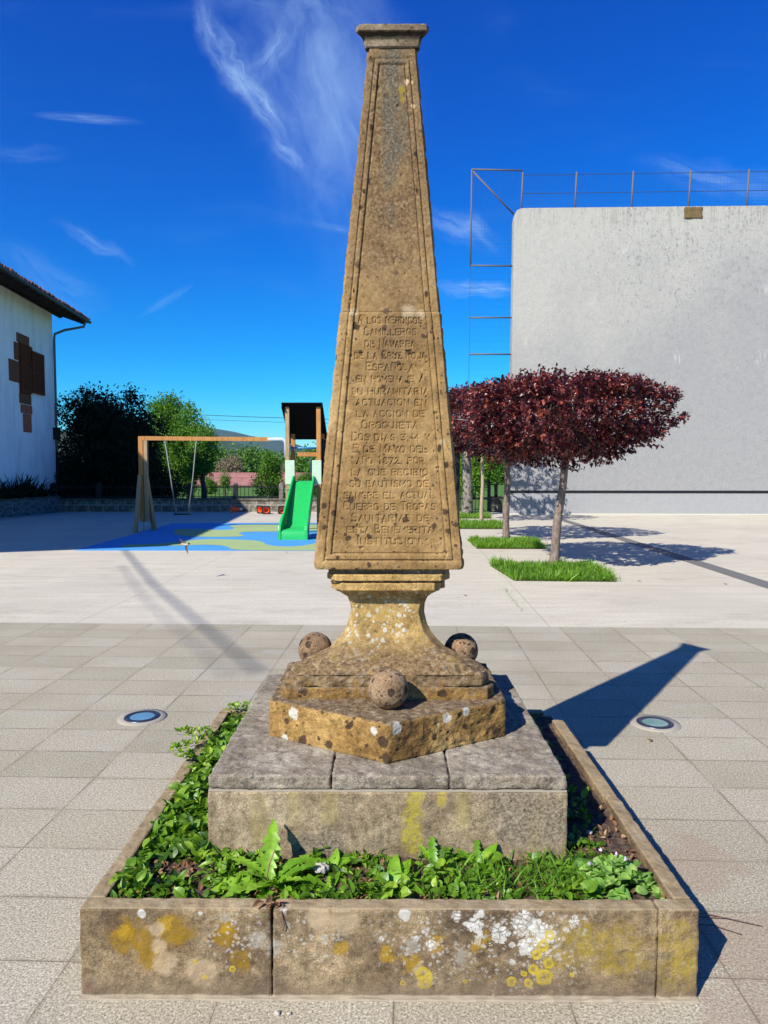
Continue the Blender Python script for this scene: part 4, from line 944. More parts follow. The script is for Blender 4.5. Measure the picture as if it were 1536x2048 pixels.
# ================================================================== TREES
M_glossbark = M_bark
def leaf_quad(fold=.25):    # pointed oval leaf: base, two shoulders, tip -> 2 quads
    V = np.array([(0, 0, 0), (-.30, .45, fold * .3), (0, .5, 0), (.30, .45, fold * .3), (0, 1, -.12)])
    return V, np.array([(0, 2, 4, 1), (0, 3, 4, 2)])
LQ = leaf_quad()
def limb(b, p0, p1, r0, r1, g, wob=.08, n=4):
    p0, p1 = np.array(p0, float), np.array(p1, float); L = np.linalg.norm(p1 - p0)
    pts = [p0 + (p1 - p0) * t + (g.normal(0, wob * L * .25, 3) if 0 < i < n else 0) for i, t in enumerate(np.linspace(0, 1, n + 1))]
    b.tube(pts, [r0 + (r1 - r0) * t for t in np.linspace(0, 1, n + 1)], 7)
    return pts
def plum(label, x, y, Rx, zt, shoots, trunk_px, m_bark, r0, r1, lean, seed, per=13, zlow=1.85, cx=0, holes=.30, group='purple-leaved plum trees in a row'):
    g = np.random.default_rng(seed)
    t = thing('plum_tree', label, 'tree', (x, y, 0), group)
    b = MB(); zf = zlow + .15
    top = np.array((x + lean[0], y + lean[1], zf))
    pts = []
    for i in range(13):
        q = i / 12; pts.append(np.array((x + lean[0] * q + .012 * math.sin(q * 9 + seed), y + lean[1] * q, zf * q)))
    rr = [r0 * (1.25 if i == 0 else 1.06 if i == 1 else 1) + (r1 - r0) * i / 12 + g.normal(0, r0 * .03) for i in range(13)]
    b.tube(pts, rr, 12); b.build('trunk', m_bark, t)
    b = MB(); c0 = np.array((x + lean[0] + cx, y + lean[1], 0))
    for i in range(9):
        a = 2 * math.pi * (i + g.uniform(-.3, .3)) / 9; rad = Rx * g.uniform(.6, .85)
        e = c0 + np.array((math.cos(a) * rad, math.sin(a) * rad, zlow + (zt - zlow) * g.uniform(.35, .8)))
        p = limb(b, top - (0, 0, .1), e, r1 * .5, r1 * .12, g)
        for j in range(3):
            q = p[2 + j % 2]; e2 = q + g.normal(0, .35, 3) + (0, 0, .45); e2[2] = min(e2[2], zt - .1); limb(b, q, e2, r1 * .2, r1 * .05, g, n=3)
    b.build('limbs', m_bark, t)
    L = LB(); n = shoots
    a = g.uniform(0, 2 * math.pi, n); rad = g.uniform(0, 1, n) ** .45
    lump = 1 + .13 * np.sin(a * 3 + seed) + .09 * np.sin(a * 7 + seed * 2)
    rr_ = rad * Rx * lump
    zl = zlow + .04 + (zt - zlow) * (.46 * rad ** 2.2) + .09 * np.sin(a * 5 + seed) + .10 * np.sin(a * 11 + rad * 7 + seed); zu = zt - .16 * rad ** 3 - .5 * np.clip(rad - .85, 0, 1)
    h = np.where(g.uniform(0, 1, n) < .42, g.uniform(.8, 1, n), g.uniform(0, 1, n))
    h = np.where(g.uniform(0, 1, n) < .25, g.uniform(0, .18, n), h)
    C = np.stack([c0[0] + rr_ * np.cos(a), c0[1] + rr_ * np.sin(a), zl + (zu - zl) * h], 1)
    keepn = vnoise(C, 1.9, seed, 3); C = C[keepn > holes]; h = h[keepn > holes]; rad = rad[keepn > holes]; n = len(C)
    out = C - np.array((c0[0], c0[1], (zt + zlow) / 2 - .3)); out[:, 2] *= .8; out /= np.linalg.norm(out, axis=1)[:, None]
    sd = out + g.normal(0, .45, (n, 3)) + np.where(h[:, None] > .75, np.array([[0, 0, 1.3]]), 0); sd /= np.linalg.norm(sd, axis=1)[:, None]
    ln = g.uniform(.10, .26, n)
    q = g.uniform(0, 1, (n, per)); q.sort(axis=1)
    P = C[:, None, :] + sd[:, None, :] * (q * ln[:, None])[..., None] + g.normal(0, .018, (n, per, 3))
    D_ = sd[:, None, :] * .6 + g.normal(0, .6, (n, per, 3)); D_[..., 2] -= .25
    U_ = g.normal(0, .5, (n, per, 3)) + np.array((0, -.25, 1.))
    sz = g.uniform(.055, .105, (n, per)) * (1.12 - .35 * q)
    rn = np.clip(g.normal(.38, .2, (n, 1)) + g.normal(0, .17, (n, per)), 0, 1)
    L.leaves(LQ, P.reshape(-1, 3), D_.reshape(-1, 3), U_.reshape(-1, 3), sz.ravel(), rn.ravel())
    for i in range(0, n, 3): L.stem(C[i] - sd[i] * .12, C[i] + sd[i] * ln[i], .004, .1)
    L.build('crown', M_plum, t)
    return t
plum('nearest purple plum tree with wide flat crown and leaning smooth trunk', 2.93, 12.44, 1.70, 3.20, 2600, None, M_pbark, .088, .062, (.20, 0), 1, cx=-.10, holes=.31)
plum('second purple plum tree just behind the nearest, crown merging with it', 2.88, 17.1, 1.80, 3.62, 1900, None, M_pbark, .088, .066, (.02, 0), 2, zlow=1.95, holes=.26)
plum('thin young plum tree with a pale straight trunk, third in the row', 3.11, 23.3, 1.45, 4.2, 900, None, M_ybark, .062, .05, (.03, 0), 3, zlow=2.3)
plum('thick old mottled tree at the end of the plum row beside the gate', 3.10, 27.2, 2.1, 4.3, 1200, None, M_obark, .21, .17, (-.05, 0), 4, zlow=2.35)

def grass_patch(label, poly, n, seed, h=.12):
    g = np.random.default_rng(seed); xs = [p[0] for p in poly]; ys = [p[1] for p in poly]
    b = MB(); b.add([(x, y, .006) for x, y in poly], [tuple(range(len(poly)))]); so = b.build('tree_pit', M_soil); tag(so, kind='structure')
    P = np.stack([g.uniform(min(xs) - .03, max(xs) + .03, n * 2), g.uniform(min(ys), max(ys), n * 2), np.zeros(n * 2)], 1)
    inside = np.zeros(len(P), bool)
    j = len(poly) - 1
    for i in range(len(poly)):
        xi, yi = poly[i]; xj, yj = poly[j]
        inside ^= ((yi > P[:, 1]) != (yj > P[:, 1])) & (P[:, 0] < (xj - xi) * (P[:, 1] - yi) / (yj - yi + 1e-9) + xi); j = i
    P = P[inside | (g.uniform(0, 1, len(P)) < .015)]; n = len(P); dn = vnoise(P, 5, seed, 3)
    L = LB(); d = rdir(n, 1.0, g)
    L.leaves(BLD, P, d, rdir(n, 0, g), h * (.15 + 1.5 * dn ** 1.3) * g.uniform(.5, 1.3, n), np.clip(g.normal(.45, .24, n) + (dn - .5) * .9, 0, 1))
    return tag(L.build('grass', M_grass), label, 'grass', None, 'stuff')
BLD = leaf_shape(2, 0, .1, .4, .09)
grass_patch('thick bright grass square around the nearest plum trunk', [(1.98, 10.95), (3.55, 10.85), (3.62, 12.6), (1.86, 12.75)], 7500, 31, .15)
grass_patch('grass square around the second plum trunk', [(1.98, 15.55), (3.5, 15.5), (3.6, 17.3), (2.0, 17.4)], 5200, 32, .15)
grass_patch('grass square around the thin young trunk', [(1.9, 21.0), (3.6, 20.9), (3.7, 23.6), (1.9, 23.7)], 4200, 33, .16)
grass_patch('farthest grass square round the thick old trunk', [(1.9, 25.8), (3.8, 25.7), (3.9, 27.8), (1.9, 27.9)], 3200, 34, .17)

def clump_tree(name, label, x, y, z0, zt, Rx, n, m, lsz, seed, mb=M_bark, group=None, nl=9, flat=1., lowfrac=.1, cat='tree', Ry=None, per=9, blobs_=14):
    """tree: trunk, limbs and a crown of leaf clumps spread over several overlapping lobes"""
    g = np.random.default_rng(seed); t = thing(name, label, cat, (x, y, z0), group); H = zt - z0; Ry = Ry or Rx
    b = MB(); zc = z0 + H * (lowfrac + .12)
    limb(b, (x, y, z0 - .1), (x + g.normal(0, .05 * Rx), y, zc + H * .2), .035 * H + .03, .02 * H, g, .04); b.build('trunk', mb, t)
    lobes = []
    for i in range(blobs_):
        a = g.uniform(0, 2 * math.pi); rr = g.uniform(.15, .72); zz = g.uniform(lowfrac + .12, .84)
        taper = math.sqrt(max(.1, 1 - (max(0, zz - .45) / .6) ** 2))
        lobes.append((x + Rx * rr * taper * math.cos(a), y + Ry * rr * taper * math.sin(a), z0 + H * zz, Rx * g.uniform(.26, .46)))
    lobes.append((x, y, zt - Rx * .33, Rx * .33)); lobes.append((x, y, z0 + H * .5, Rx * .6))
    b = MB()
    for lx, ly, lz, lr in lobes[:nl]: limb(b, (x, y, zc), (lx, ly, lz), .014 * H + .01, .005 * H, g, .1)
    b.build('limbs', mb, t)
    L = LB(); tot = sum(l[3] ** 2 for l in lobes)
    for lx, ly, lz, lr in lobes:
        m_ = max(6, int(n * lr * lr / tot)); d = g.normal(size=(m_, 3)); d /= np.linalg.norm(d, axis=1)[:, None]
        C = np.array((lx, ly, lz)) + d * (lr * g.uniform(.55, 1.08, m_) ** 1)[:, None] * np.array((1, 1, flat))
        C[:, 2] = np.maximum(C[:, 2], z0 + .12)
        C = C[vnoise(C, 2.2 / Rx, seed, 3) > .34]; d = C - np.array((lx, ly, lz)); m_ = len(C)
        if not m_: continue
        P = C[:, None, :] + g.normal(0, lsz * 1.15, (m_, per, 3))
        D_ = d[:, None, :] / lr + g.normal(0, .9, (m_, per, 3)); U_ = d[:, None, :] / lr * .5 + g.normal(0, .5, (m_, per, 3)) + (0, 0, .6)
        rn = np.clip(g.normal(.45, .16, (m_, 1)) + g.normal(0, .14, (m_, per)), 0, 1)
        L.leaves(LQ, P.reshape(-1, 3), D_.reshape(-1, 3), U_.reshape(-1, 3), g.uniform(.7, 1.3, m_ * per) * lsz, rn.ravel())
    L.build('crown', m, t)
    return t
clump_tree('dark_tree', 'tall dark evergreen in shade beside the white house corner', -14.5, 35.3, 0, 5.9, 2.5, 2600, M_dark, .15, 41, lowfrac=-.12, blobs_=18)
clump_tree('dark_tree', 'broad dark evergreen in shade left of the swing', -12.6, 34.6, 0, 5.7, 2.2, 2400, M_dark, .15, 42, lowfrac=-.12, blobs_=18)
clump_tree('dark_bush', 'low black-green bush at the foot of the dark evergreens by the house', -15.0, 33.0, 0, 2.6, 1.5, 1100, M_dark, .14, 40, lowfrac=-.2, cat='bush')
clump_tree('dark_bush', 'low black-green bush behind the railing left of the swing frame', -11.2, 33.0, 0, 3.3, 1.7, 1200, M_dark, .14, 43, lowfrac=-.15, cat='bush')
clump_tree('leafy_tree', 'taller green tree above the left end of the swing beam', -14.3, 46, 0, 6.75, 2.1, 1900, M_green, .16, 44, group='green trees beyond the railing', lowfrac=.1)
clump_tree('leafy_tree', 'sunlit green tree directly behind the swing seat', -12.3, 44, 0, 5.75, 1.75, 1900, M_green, .15, 45, group='green trees beyond the railing', lowfrac=.0)
clump_tree('leafy_tree', 'smaller green tree at the right edge of the leafy group', -10.7, 41, 0, 4.3, 1.0, 800, M_green, .14, 46, group='green trees beyond the railing', lowfrac=.28)
clump_tree('round_bush', 'small round bright bush in front of the red farm roof', -15.2, 60, -.3, 1.35, .78, 320, M_green, .12, 47, lowfrac=-.2, cat='bush')
clump_tree('sapling', 'thin sapling standing before the middle of the red roof', -12.0, 52, -.2, 1.75, .4, 60, M_green, .12, 48, lowfrac=.3)
clump_tree('green_bush', 'large dense green bush left of the play tower', -8.35, 50, -.3, 3.15, 1.2, 1100, M_green, .14, 49, lowfrac=-.1, cat='bush')
clump_tree('green_bush', 'second dense green bush directly behind the play tower', -6.3, 56, -.3, 2.3, 1.1, 600, M_green, .14, 52, lowfrac=-.1, cat='bush')
clump_tree('willow_tree', 'bright yellow-green tree seen beyond the gate between plum trunks', 5.6, 46, 0, 4.6, 2.4, 1900, M_bright, .15, 50, lowfrac=-.05)
clump_tree('bare_tree', 'brownish half-bare tree behind the red farm roof', -25.3, 112, -1, 4.1, 3.2, 1100, M_bare, .24, 51, lowfrac=.0, per=6)
clump_tree('bare_tree', 'second brownish bare tree just left of the play tower', -16.6, 112, -1, 2.7, 2.0, 500, M_bare, .24, 54, lowfrac=.0, per=6)
# wood edge at about 170 m: copies of two trees
protoA = clump_tree('wood_tree', 'x', -36, 165, -2.2, 6.6, 5.0, 520, M_forest, .8, 61, lowfrac=-.05, per=7)
protoB = clump_tree('wood_tree', 'x', -30, 172, -2.2, 6.0, 4.2, 480, M_forest, .75, 62, lowfrac=-.05, per=7)
g = np.random.default_rng(77); wi = 0
for x in np.arange(-60, 66, 5.2):
    for row in (0, 1):
        pr = (protoA, protoB)[wi % 2]; o = pr if wi < 2 else copy_tree(pr)
        xx = x + g.uniform(-2, 2) + row * 2.5; yy = 160 + row * 22 + g.uniform(-6, 6); s_ = g.uniform(.72, 1.12) * (1.12 if row else .92)
        o.location = (xx, yy, -2.2); o.rotation_euler = (0, 0, g.uniform(0, 6.28)); o.scale = (s_ * 1.1, s_ * 1.1, s_)
        tag(o, 'green tree in the distant wood edge below the hills', 'tree', 'trees of the distant wood edge'); wi += 1

# ================================================================== PLAYGROUND
def fn(k, b):
    P = k.pos(); n = k.noise(P, 60, 3, .7); n2 = k.noise(P, 1.5, 5, .6)
    c = k.mix(1, (.08, .40, .86), k.ramp(n, [(.3, (.75,) * 3), (.7, (1.2,) * 3)]), 'MULTIPLY'); c = k.mix(k.mr(n2, .45, .7, 0, .3), c, (.12, .28, .58))
    k.put(b.inputs['Base Color'], c)
M_matb = mat('blue_rubber', fn, rough_=.9)
def fn(k, b):
    P = k.pos(); n = k.noise(P, 60, 3, .7); n2 = k.noise(P, 1.5, 5, .6)
    c = k.mix(1, (.44, .58, .24), k.ramp(n, [(.3, (.75,) * 3), (.7, (1.2,) * 3)]), 'MULTIPLY'); c = k.mix(k.mr(n2, .45, .7, 0, .4), c, (.42, .46, .26))
    k.put(b.inputs['Base Color'], c)
M_matg = mat('green_rubber', fn, rough_=.9)
pm = thing('play_mat', 'blue rubber play mat with wavy pale green shapes under the swing and slide', 'play mat', (-3, 19, 0))
b = MB(); b.prism([(-6.78, 15.17), (1.2, 15.12), (1.2, 23.6), (-6.2, 23.35), (-7.11, 23.2)], -.01, .006); b.build('blue_surface', M_matb, pm)
def smooth_poly(P, it=2):
    for _ in range(it):
        Q = []
        for i in range(len(P)):
            a, c = P[i], P[(i + 1) % len(P)]
            Q += [(a[0] * .75 + c[0] * .25, a[1] * .75 + c[1] * .25), (a[0] * .25 + c[0] * .75, a[1] * .25 + c[1] * .75)]
        P = Q
    return P
G1 = [(-6.15, 16.35), (-5.23, 16.63), (-4.94, 17.44), (-4.45, 17.74), (-3.84, 17.63), (-3.09, 17.27), (-2.87, 16.42), (-2.5, 15.94), (-2.01, 15.95), (-1.56, 17.1), (-.8, 17.6), (.6, 17.0), (1.1, 15.15), (-1.38, 15.14), (-3.37, 15.14), (-3.61, 15.94), (-4.11, 16.41), (-4.78, 16.15), (-5.59, 15.93), (-6.0, 15.71)]
G2 = [(-6.28, 20.97), (-5.36, 20.71), (-4.71, 20.46), (-4.52, 21.14), (-5.08, 22.09), (-4.57, 22.7), (-3.52, 22.6), (-2.71, 22.9), (-1.2, 22.4), (-.9, 20.8), (-2.58, 20.2), (-3.09, 19.97), (-4.06, 19.97), (-4.15, 19.41), (-3.75, 18.63), (-3.99, 18.34), (-5.03, 18.29), (-5.78, 19.04), (-6.1, 19.96)]
for G in (G1, G2):
    b = MB(); P = smooth_poly(G); b.add([(x, y, .010) for x, y in P], [tuple(range(len(P)))]); o = b.build('green_patch', M_matg, pm)
def woodfn(a, c_):
    def fn(k, b):
        P = k.obj(); n = k.noise(k.scaled(P, (12, 12, 1.2)), 3, 6, .7); c = k.mix(k.mr(n, .3, .7), a, c_); k.put(b.inputs['Base Color'], c); bump(k, b, n, .3, .01)
    return fn
M_wood = mat('orange_timber', woodfn((.42, .17, .035), (.66, .32, .09)), rough_=.6)
M_woodp = mat('weathered_timber', woodfn((.34, .22, .11), (.56, .40, .22)), rough_=.8)
M_mint = mat('mint_panel', color=(.62, .80, .60), rough_=.35)
M_steel = mat('galvanised_steel', color=(.50, .53, .55), rough_=.4, metal=.6)
M_post = mat('weathered_steel', color=(.20, .17, .16), rough_=.7, metal=.2)
M_white = mat('white_blue_steel', color=(.62, .72, .80), rough_=.35)
M_blue = mat('blue_steel', color=(.05, .30, .62), rough_=.35)
M_black = mat('black_panel', color=(.004, .0035, .0035), rough_=.9, spec=.1)
M_rub = mat('black_rubber', color=(.02, .02, .022), rough_=.7)
M_slide = mat('green_plastic', color=(.025, .56, .13), rough_=.28, spec=.5)
# swing
sw = thing('swing_frame', 'wooden swing frame with long orange beam and one hanging black seat', 'swing', (-7.0, 20.25, 0))
b = MB(); b.bar((-7.05, 20.25, 2.665), (-3.30, 20.25, 2.635), .12, .115); b.build('beam', M_wood, sw)
b = MB(); b.tube([(-3.42, 20.22, 2.635), (-3.02, 20.22, 2.635), (-2.93, 20.21, 2.60), (-2.90, 20.2, 2.52), (-2.90, 20.2, 2.10)], .055, 10); b.build('elbow_pipe', M_white, sw)
for dx_, w0, m_ in ((-.035, .13, M_wood), (.10, .10, M_woodp)):
    b = MB(); b.bar((-7.03 + dx_, 20.25, .28), (-7.03 + dx_, 20.25, 2.72), w0, .11); b.build('upright', m_, sw)
for x1, y1, x0 in ((-7.10, 19.75, -7.08), (-6.80, 20.5, -6.95), (-6.98, 20.95, -7.03)):
    b = MB(); b.bar((x1, y1, 0), (x0, 20.25 + (y1 - 20.25) * .15, 1.62), .10, .09); b.build('leg', M_woodp, sw)
for x in (-7.03, -6.88):
    b = MB(); b.tube([(x, 20.25, 0), (x, 20.25, .36)], .012, 6); b.build('ground_prong', M_steel, sw)
b = MB(); b.obox((-5.93, 20.25, .485), (.44, .18, .035)); o = b.build('seat', M_rub, sw); rough(o, .01, 1, 0, .1)
for xt, xb in ((-6.38, -6.10), (-5.48, -5.74)):
    b = MB(); b.tube([(xt, 20.25, 2.60), ((xt + xb) / 2 + .015, 20.25, 1.5), (xb, 20.25, .50)], .016, 6); b.build('chain', mat('chain_steel', color=(.30, .30, .29), rough_=.7), sw)
    b = MB(); b.obox((xt, 20.25, 2.575), (.05, .05, .07)); b.build('hanger', M_steel, sw)
# play tower: posts, roof, panels
tw = thing('play_tower', 'wooden play tower with sloping black roof and mint side panels', 'play tower', (-2.3, 19.9, 0))
for x0, x1, y, z1, m_ in ((-2.785, -2.67, 19.3, 3.50, M_woodp), (-1.935, -1.815, 19.3, 3.50, M_wood), (-2.785, -2.67, 20.45, 2.80, M_wood), (-1.935, -1.815, 20.45, 2.80, M_wood)):
    b = MB(); b.box(x0, x1, y - .055, y + .055, -.0, z1); o = b.build('post', m_, tw); rough(o, .008, 0, 0, .1)
b = MB(); b.bar((-2.31, 19.12, 3.56), (-2.31, 20.75, 2.66), 1.12, .045); o = b.build('roof', M_black, tw); rough(o, .02, 0, 0, .1)
for x in (-2.845, -1.775):
    b = MB(); b.bar((x, 19.13, 3.49), (x, 20.74, 2.59), .03, .12); b.build('roof_edge', M_black, tw)
for x0, x1 in ((-2.79, -2.53), (-2.055, -1.80)):
    b = MB(); b.box(x0, x1, 19.225, 19.243, 1.36, 2.02); o = b.build('side_panel', M_mint, tw); rough(o, .02, 0, 0, .1)
b = MB(); b.box(-1.80, -1.78, 19.36, 20.6, .0, 2.62); b.build('dark_panel', M_black, tw)
b = MB(); b.box(-2.70, -1.85, 19.28, 20.5, 1.28, 1.33); b.build('deck', M_wood, tw)
b = MB(); b.tube([(-2.70, 19.5, 2.36), (-1.90, 19.5, 2.36)], .028, 8); b.build('blue_bar', M_blue, tw)
b = MB(); b.box(-2.60, -2.0, 20.42, 20.50, 2.15, 2.27); b.build('rear_beam', M_wood, tw)
b = MB(); b.tube([(-2.22, 20.46, 2.2), (-2.23, 20.47, 1.4)], .012, 6); b.build('climbing_rope', mat('blue_rope', color=(.02, .08, .16)), tw)
for x in (-2.73,):
    b = MB(); b.lathe((x, 19.24, 1.22), [(.0, 0), (.03, 0), (.03, .01)], 10); b.obox((x, 19.235, 1.22), (.05, .02, .05)); b.build('bolt_cap', M_steel, tw)
# slide
sd_ = thing('slide', 'bright green plastic slide with raised sides leading down to the play mat', 'slide', (-2.37, 17.57, 0))
bed = [(17.57, .0), (17.57, .20), (17.62, .245), (17.95, .27), (18.15, .36), (19.15, 1.42), (19.35, 1.46)]
b = MB(); rings = []
for (y, z) in bed:
    q = (y - 17.57) / 1.78; xw = .30 - .055 * q; xc_ = -2.37 + .09 * q * 1.0
    rings.append([(xc_ - xw, y, z), (xc_ + xw, y, z)])
b.loft(rings, False, closed=False, smooth=True)
rings = [[(p[0][0], p[0][1] + .02, p[0][2] - .03), (p[1][0], p[1][1] + .02, p[1][2] - .03)] for p in rings]; b.loft(rings, False, closed=False, smooth=True)
o = b.build('chute', M_slide, sd_)
side_top = [(17.55, .0), (17.55, .25), (17.60, .36), (17.72, .46), (17.86, .56), (18.02, .66), (18.35, .93), (19.18, 1.60), (19.30, 1.58), (19.36, 1.46)]
side_bot = [(17.58, .0), (17.62, .0), (17.68, .02), (17.80, .10), (17.92, .18), (18.05, .26), (18.40, .60), (19.1, 1.30), (19.25, 1.38), (19.36, 1.40)]
for sgn in (-1, 1):
    b = MB(); rings = []
    for (y, z), (y2, z2) in zip(side_top, side_bot):
        q = max(0, (y - 17.57) / 1.78); xc_ = -2.37 + .09 * q; xi = xc_ + sgn * (.30 - .055 * q); fl = .07 if y < 17.9 else .05; xo_ = xi + sgn * fl
        rings.append([(xi, y, z - .01), (xi + sgn * .012, y, z), (xo_ - sgn * .008, y, z), (xo_, y, z - .012), (xo_ + sgn * .006, y2, z2), (xi, y2, z2)])
    b.loft(rings, True, smooth=False); o = b.build('side_wall', M_slide, sd_); fix_normals(o); rough(o, .006, 0, 0, .1)
# traffic cones lying by the wall
def fn(k, b): k.put(b.inputs['Base Color'], (.85, .10, .012))
M_cone = mat('orange_plastic', fn, rough_=.45)
M_conew = mat('reflective_white', color=(.75, .73, .7), rough_=.5)
def cone(x, y, label, yaw, z=.17, tilt=0, plate=1):
    t = bpy.data.objects.new('traffic_cone', None); link(t); tag(t, label, 'traffic cone', 'orange traffic cones lying by the wall')
    b = MB(); b.lathe((0, 0, 0), [(.135, .024), (.125, .03), (.036, .44), (.03, .45), (.022, .445), (.105, .04), (.118, .0)], 24); b.build('cone_body', M_cone, t)
    b = MB(); b.lathe((0, 0, 0), [(.062, .345), (.064, .345), (.040, .435), (.036, .435)], 24); b.build('white_band', M_conew, t)
    b = MB(); n = 24; rings = []
    for zz, hole in ((0, 0), (.024, 0), (.024, 1), (0, 1)):
        rings.append([((.118 if hole else .185 / max(abs(math.cos(a)), abs(math.sin(a))) * .93) * math.cos(a), (.118 if hole else .185 / max(abs(math.cos(a)), abs(math.sin(a))) * .93) * math.sin(a), zz) for a in [2 * math.pi * (q + .5) / n for q in range(n)]])
    b.loft(rings + [rings[0]], False); b.build('base', M_rub if plate else M_cone, t)
    t.rotation_euler = (R(-90 + tilt), 0, R(yaw)); t.location = (x, y, z)
    return t
cone(-6.42, 28.9, 'orange cone lying alone in shade with its tip to the right', -82, plate=0)
cone(-5.22, 28.7, 'orange cone lying askew behind the one showing its round mouth', -38, tilt=6)
cone(-4.88, 28.3, 'orange cone lying with its round open base facing the plaza', 8)
cone(-4.25, 28.4, 'orange cone half hidden behind the slide foot', 14)

# ================================================================== LOW WALL AND RAILING
def fn(k, b):
    P = k.pos(); br = k.node('ShaderNodeTexBrick', offset=.5); k.put(br.inputs['Vector'], k.comb(k.sep(P)[0], k.sep(P)[2], 0)) 
    for q, vv_ in (('Scale', 1), ('Mortar Size', .018), ('Mortar Smooth', .4), ('Brick Width', .62), ('Row Height', .30)): br.inputs[q].default_value = vv_
    n = k.noise(P, 7, 7, .75); c = k.ramp(n, [(.32, (.05, .045, .035)), (.48, (.19, .165, .125)), (.66, (.46, .42, .34))])
    c = k.mix(1, c, k.ramp(k.sep(br.outputs['Color'])[0], [(0, (.8,) * 3), (1, (1.15,) * 3)]), 'MULTIPLY')
    c = k.mix(br.outputs['Fac'], c, (.50, .46, .38)); k.put(b.inputs['Base Color'], c); bump(k, b, n, .8, .03)
M_wall = mat('stone_wall', fn, rough_=.9)
M_coping = stone('wall_coping', (.10, .085, .06), (.17, .145, .105), (.30, .26, .2))
M_iron = mat('black_iron', color=(.012, .012, .014), rough_=.5)
M_pil = stone('railing_pillar', (.14, .13, .11), (.24, .22, .19), (.36, .34, .3))
fw_ = thing('garden_wall', 'low rough stone wall with flat coping behind the playground', 'wall', (-5, 30, 0))
WY = 29.93
b = MB(); b.box(-14.1, 2.1, WY, WY + .4, -.05, .50); b.build('masonry', M_wall, fw_)
b = MB(); x = -14.15
while x < 2.1:
    x2 = min(x + random.uniform(.9, 1.4), 2.14); b.box(x, x2 - .012, WY - .05, WY + .45, .50, .572 + random.uniform(-.004, .004)); x = x2
b.build('coping', M_coping, fw_)
rl = thing('iron_railing', 'black iron railing with square stone posts on top of the low wall', 'fence', (-5, 30, .57))
px_ = [-14.3 + 1.953 * i for i in range(9)]
for x in px_:
    b = MB(); b.box(x - .09, x + .09, WY + .08, WY + .26, .57, 1.16); b.loft([[(x - .09, WY + .08, 1.16), (x + .09, WY + .08, 1.16), (x + .09, WY + .26, 1.16), (x - .09, WY + .26, 1.16)], [(x - .05, WY + .12, 1.24), (x + .05, WY + .12, 1.24), (x + .05, WY + .22, 1.24), (x - .05, WY + .22, 1.24)]])
    o = b.build('post', M_iron if x < -5 else M_pil, rl)
for z in (.66, 1.05):
    b = MB(); b.box(-14.2, 2.1, WY + .155, WY + .185, z - .015, z + .015); b.build('rail', M_iron, rl)
proto = None; off = 0
for i, x in enumerate(np.arange(-14.12, 1.4, .178)):
    if min(abs(x - q) for q in px_) < .08: continue
    if proto is None:
        b = MB(); b.tube([(x, WY + .17, .57), (x, WY + .17, 1.13), (x, WY + .17, 1.17)], [.011, .011, .003], 6); proto = b.build('bar', M_iron, rl); x00 = x
    else:
        c = proto.copy(); S.collection.objects.link(c); c.parent = rl; c.location = (x - x00, 0, 0)
# gate on the right, pier and two black posts
gt = thing('iron_gate', 'tall black iron gate bars between the old tree and a stone pier', 'gate', (3.3, 29.6, 0))
for z in (.12, .58, 1.08):
    b = MB(); b.box(2.1, 4.12, 29.99, 30.02, z - .018, z + .018); b.build('rail', M_iron, gt)
for i in range(13):
    x = 2.16 + i * .158; b = MB(); b.tube([(x, 30.005, .06), (x, 30.005, 1.14), (x, 30.005, 1.19)], [.012, .012, .003], 6); b.build('bar', M_iron, gt)
for x, h_, y in ((4.30, 1.30, 29.9), (4.62, 1.20, 30.05)):
    b = MB(); b.box(x - .065, x + .065, y - .06, y + .07, 0 if x < 4.5 else .6, h_); b.lathe((x, y, h_), [(.065, 0), (.05, .04), (.0, .05)], 12); tag(b.build('iron_post', M_iron), 'taller black iron gate post standing beside the stone pier' if x < 4.5 else 'shorter black iron post standing on top of the stone pier', 'post')
b = MB(); b.box(4.40, 4.86, 29.85, 30.25, -.05, .60); pr = b.build('stone_pier', M_wall); tag(pr, 'short stone pier between the gate and the ball court wall', 'pier')
b = MB(); b.box(4.37, 4.86, 29.82, 30.28, .60, .66); b.build('coping', M_coping, pr)
# slim dark pillar beside the obelisk edge
dp = thing('dark_pillar', 'tall black metal pillar half hidden behind the right edge of the obelisk', 'pillar', (2.72, 28.3, 0))
b = MB(); b.box(2.54, 2.89, 28.2, 28.45, 0, 2.93); o = b.build('column', M_iron, dp); rough(o, .01, 0, 0, .1)
b = MB(); b.box(2.51, 2.92, 28.17, 28.48, 2.93, 3.0); b.build('top_plate', M_iron, dp)
b = MB(); b.box(2.50, 2.93, 28.16, 28.49, 0, .03); b.build('foot_plate', M_iron, dp)

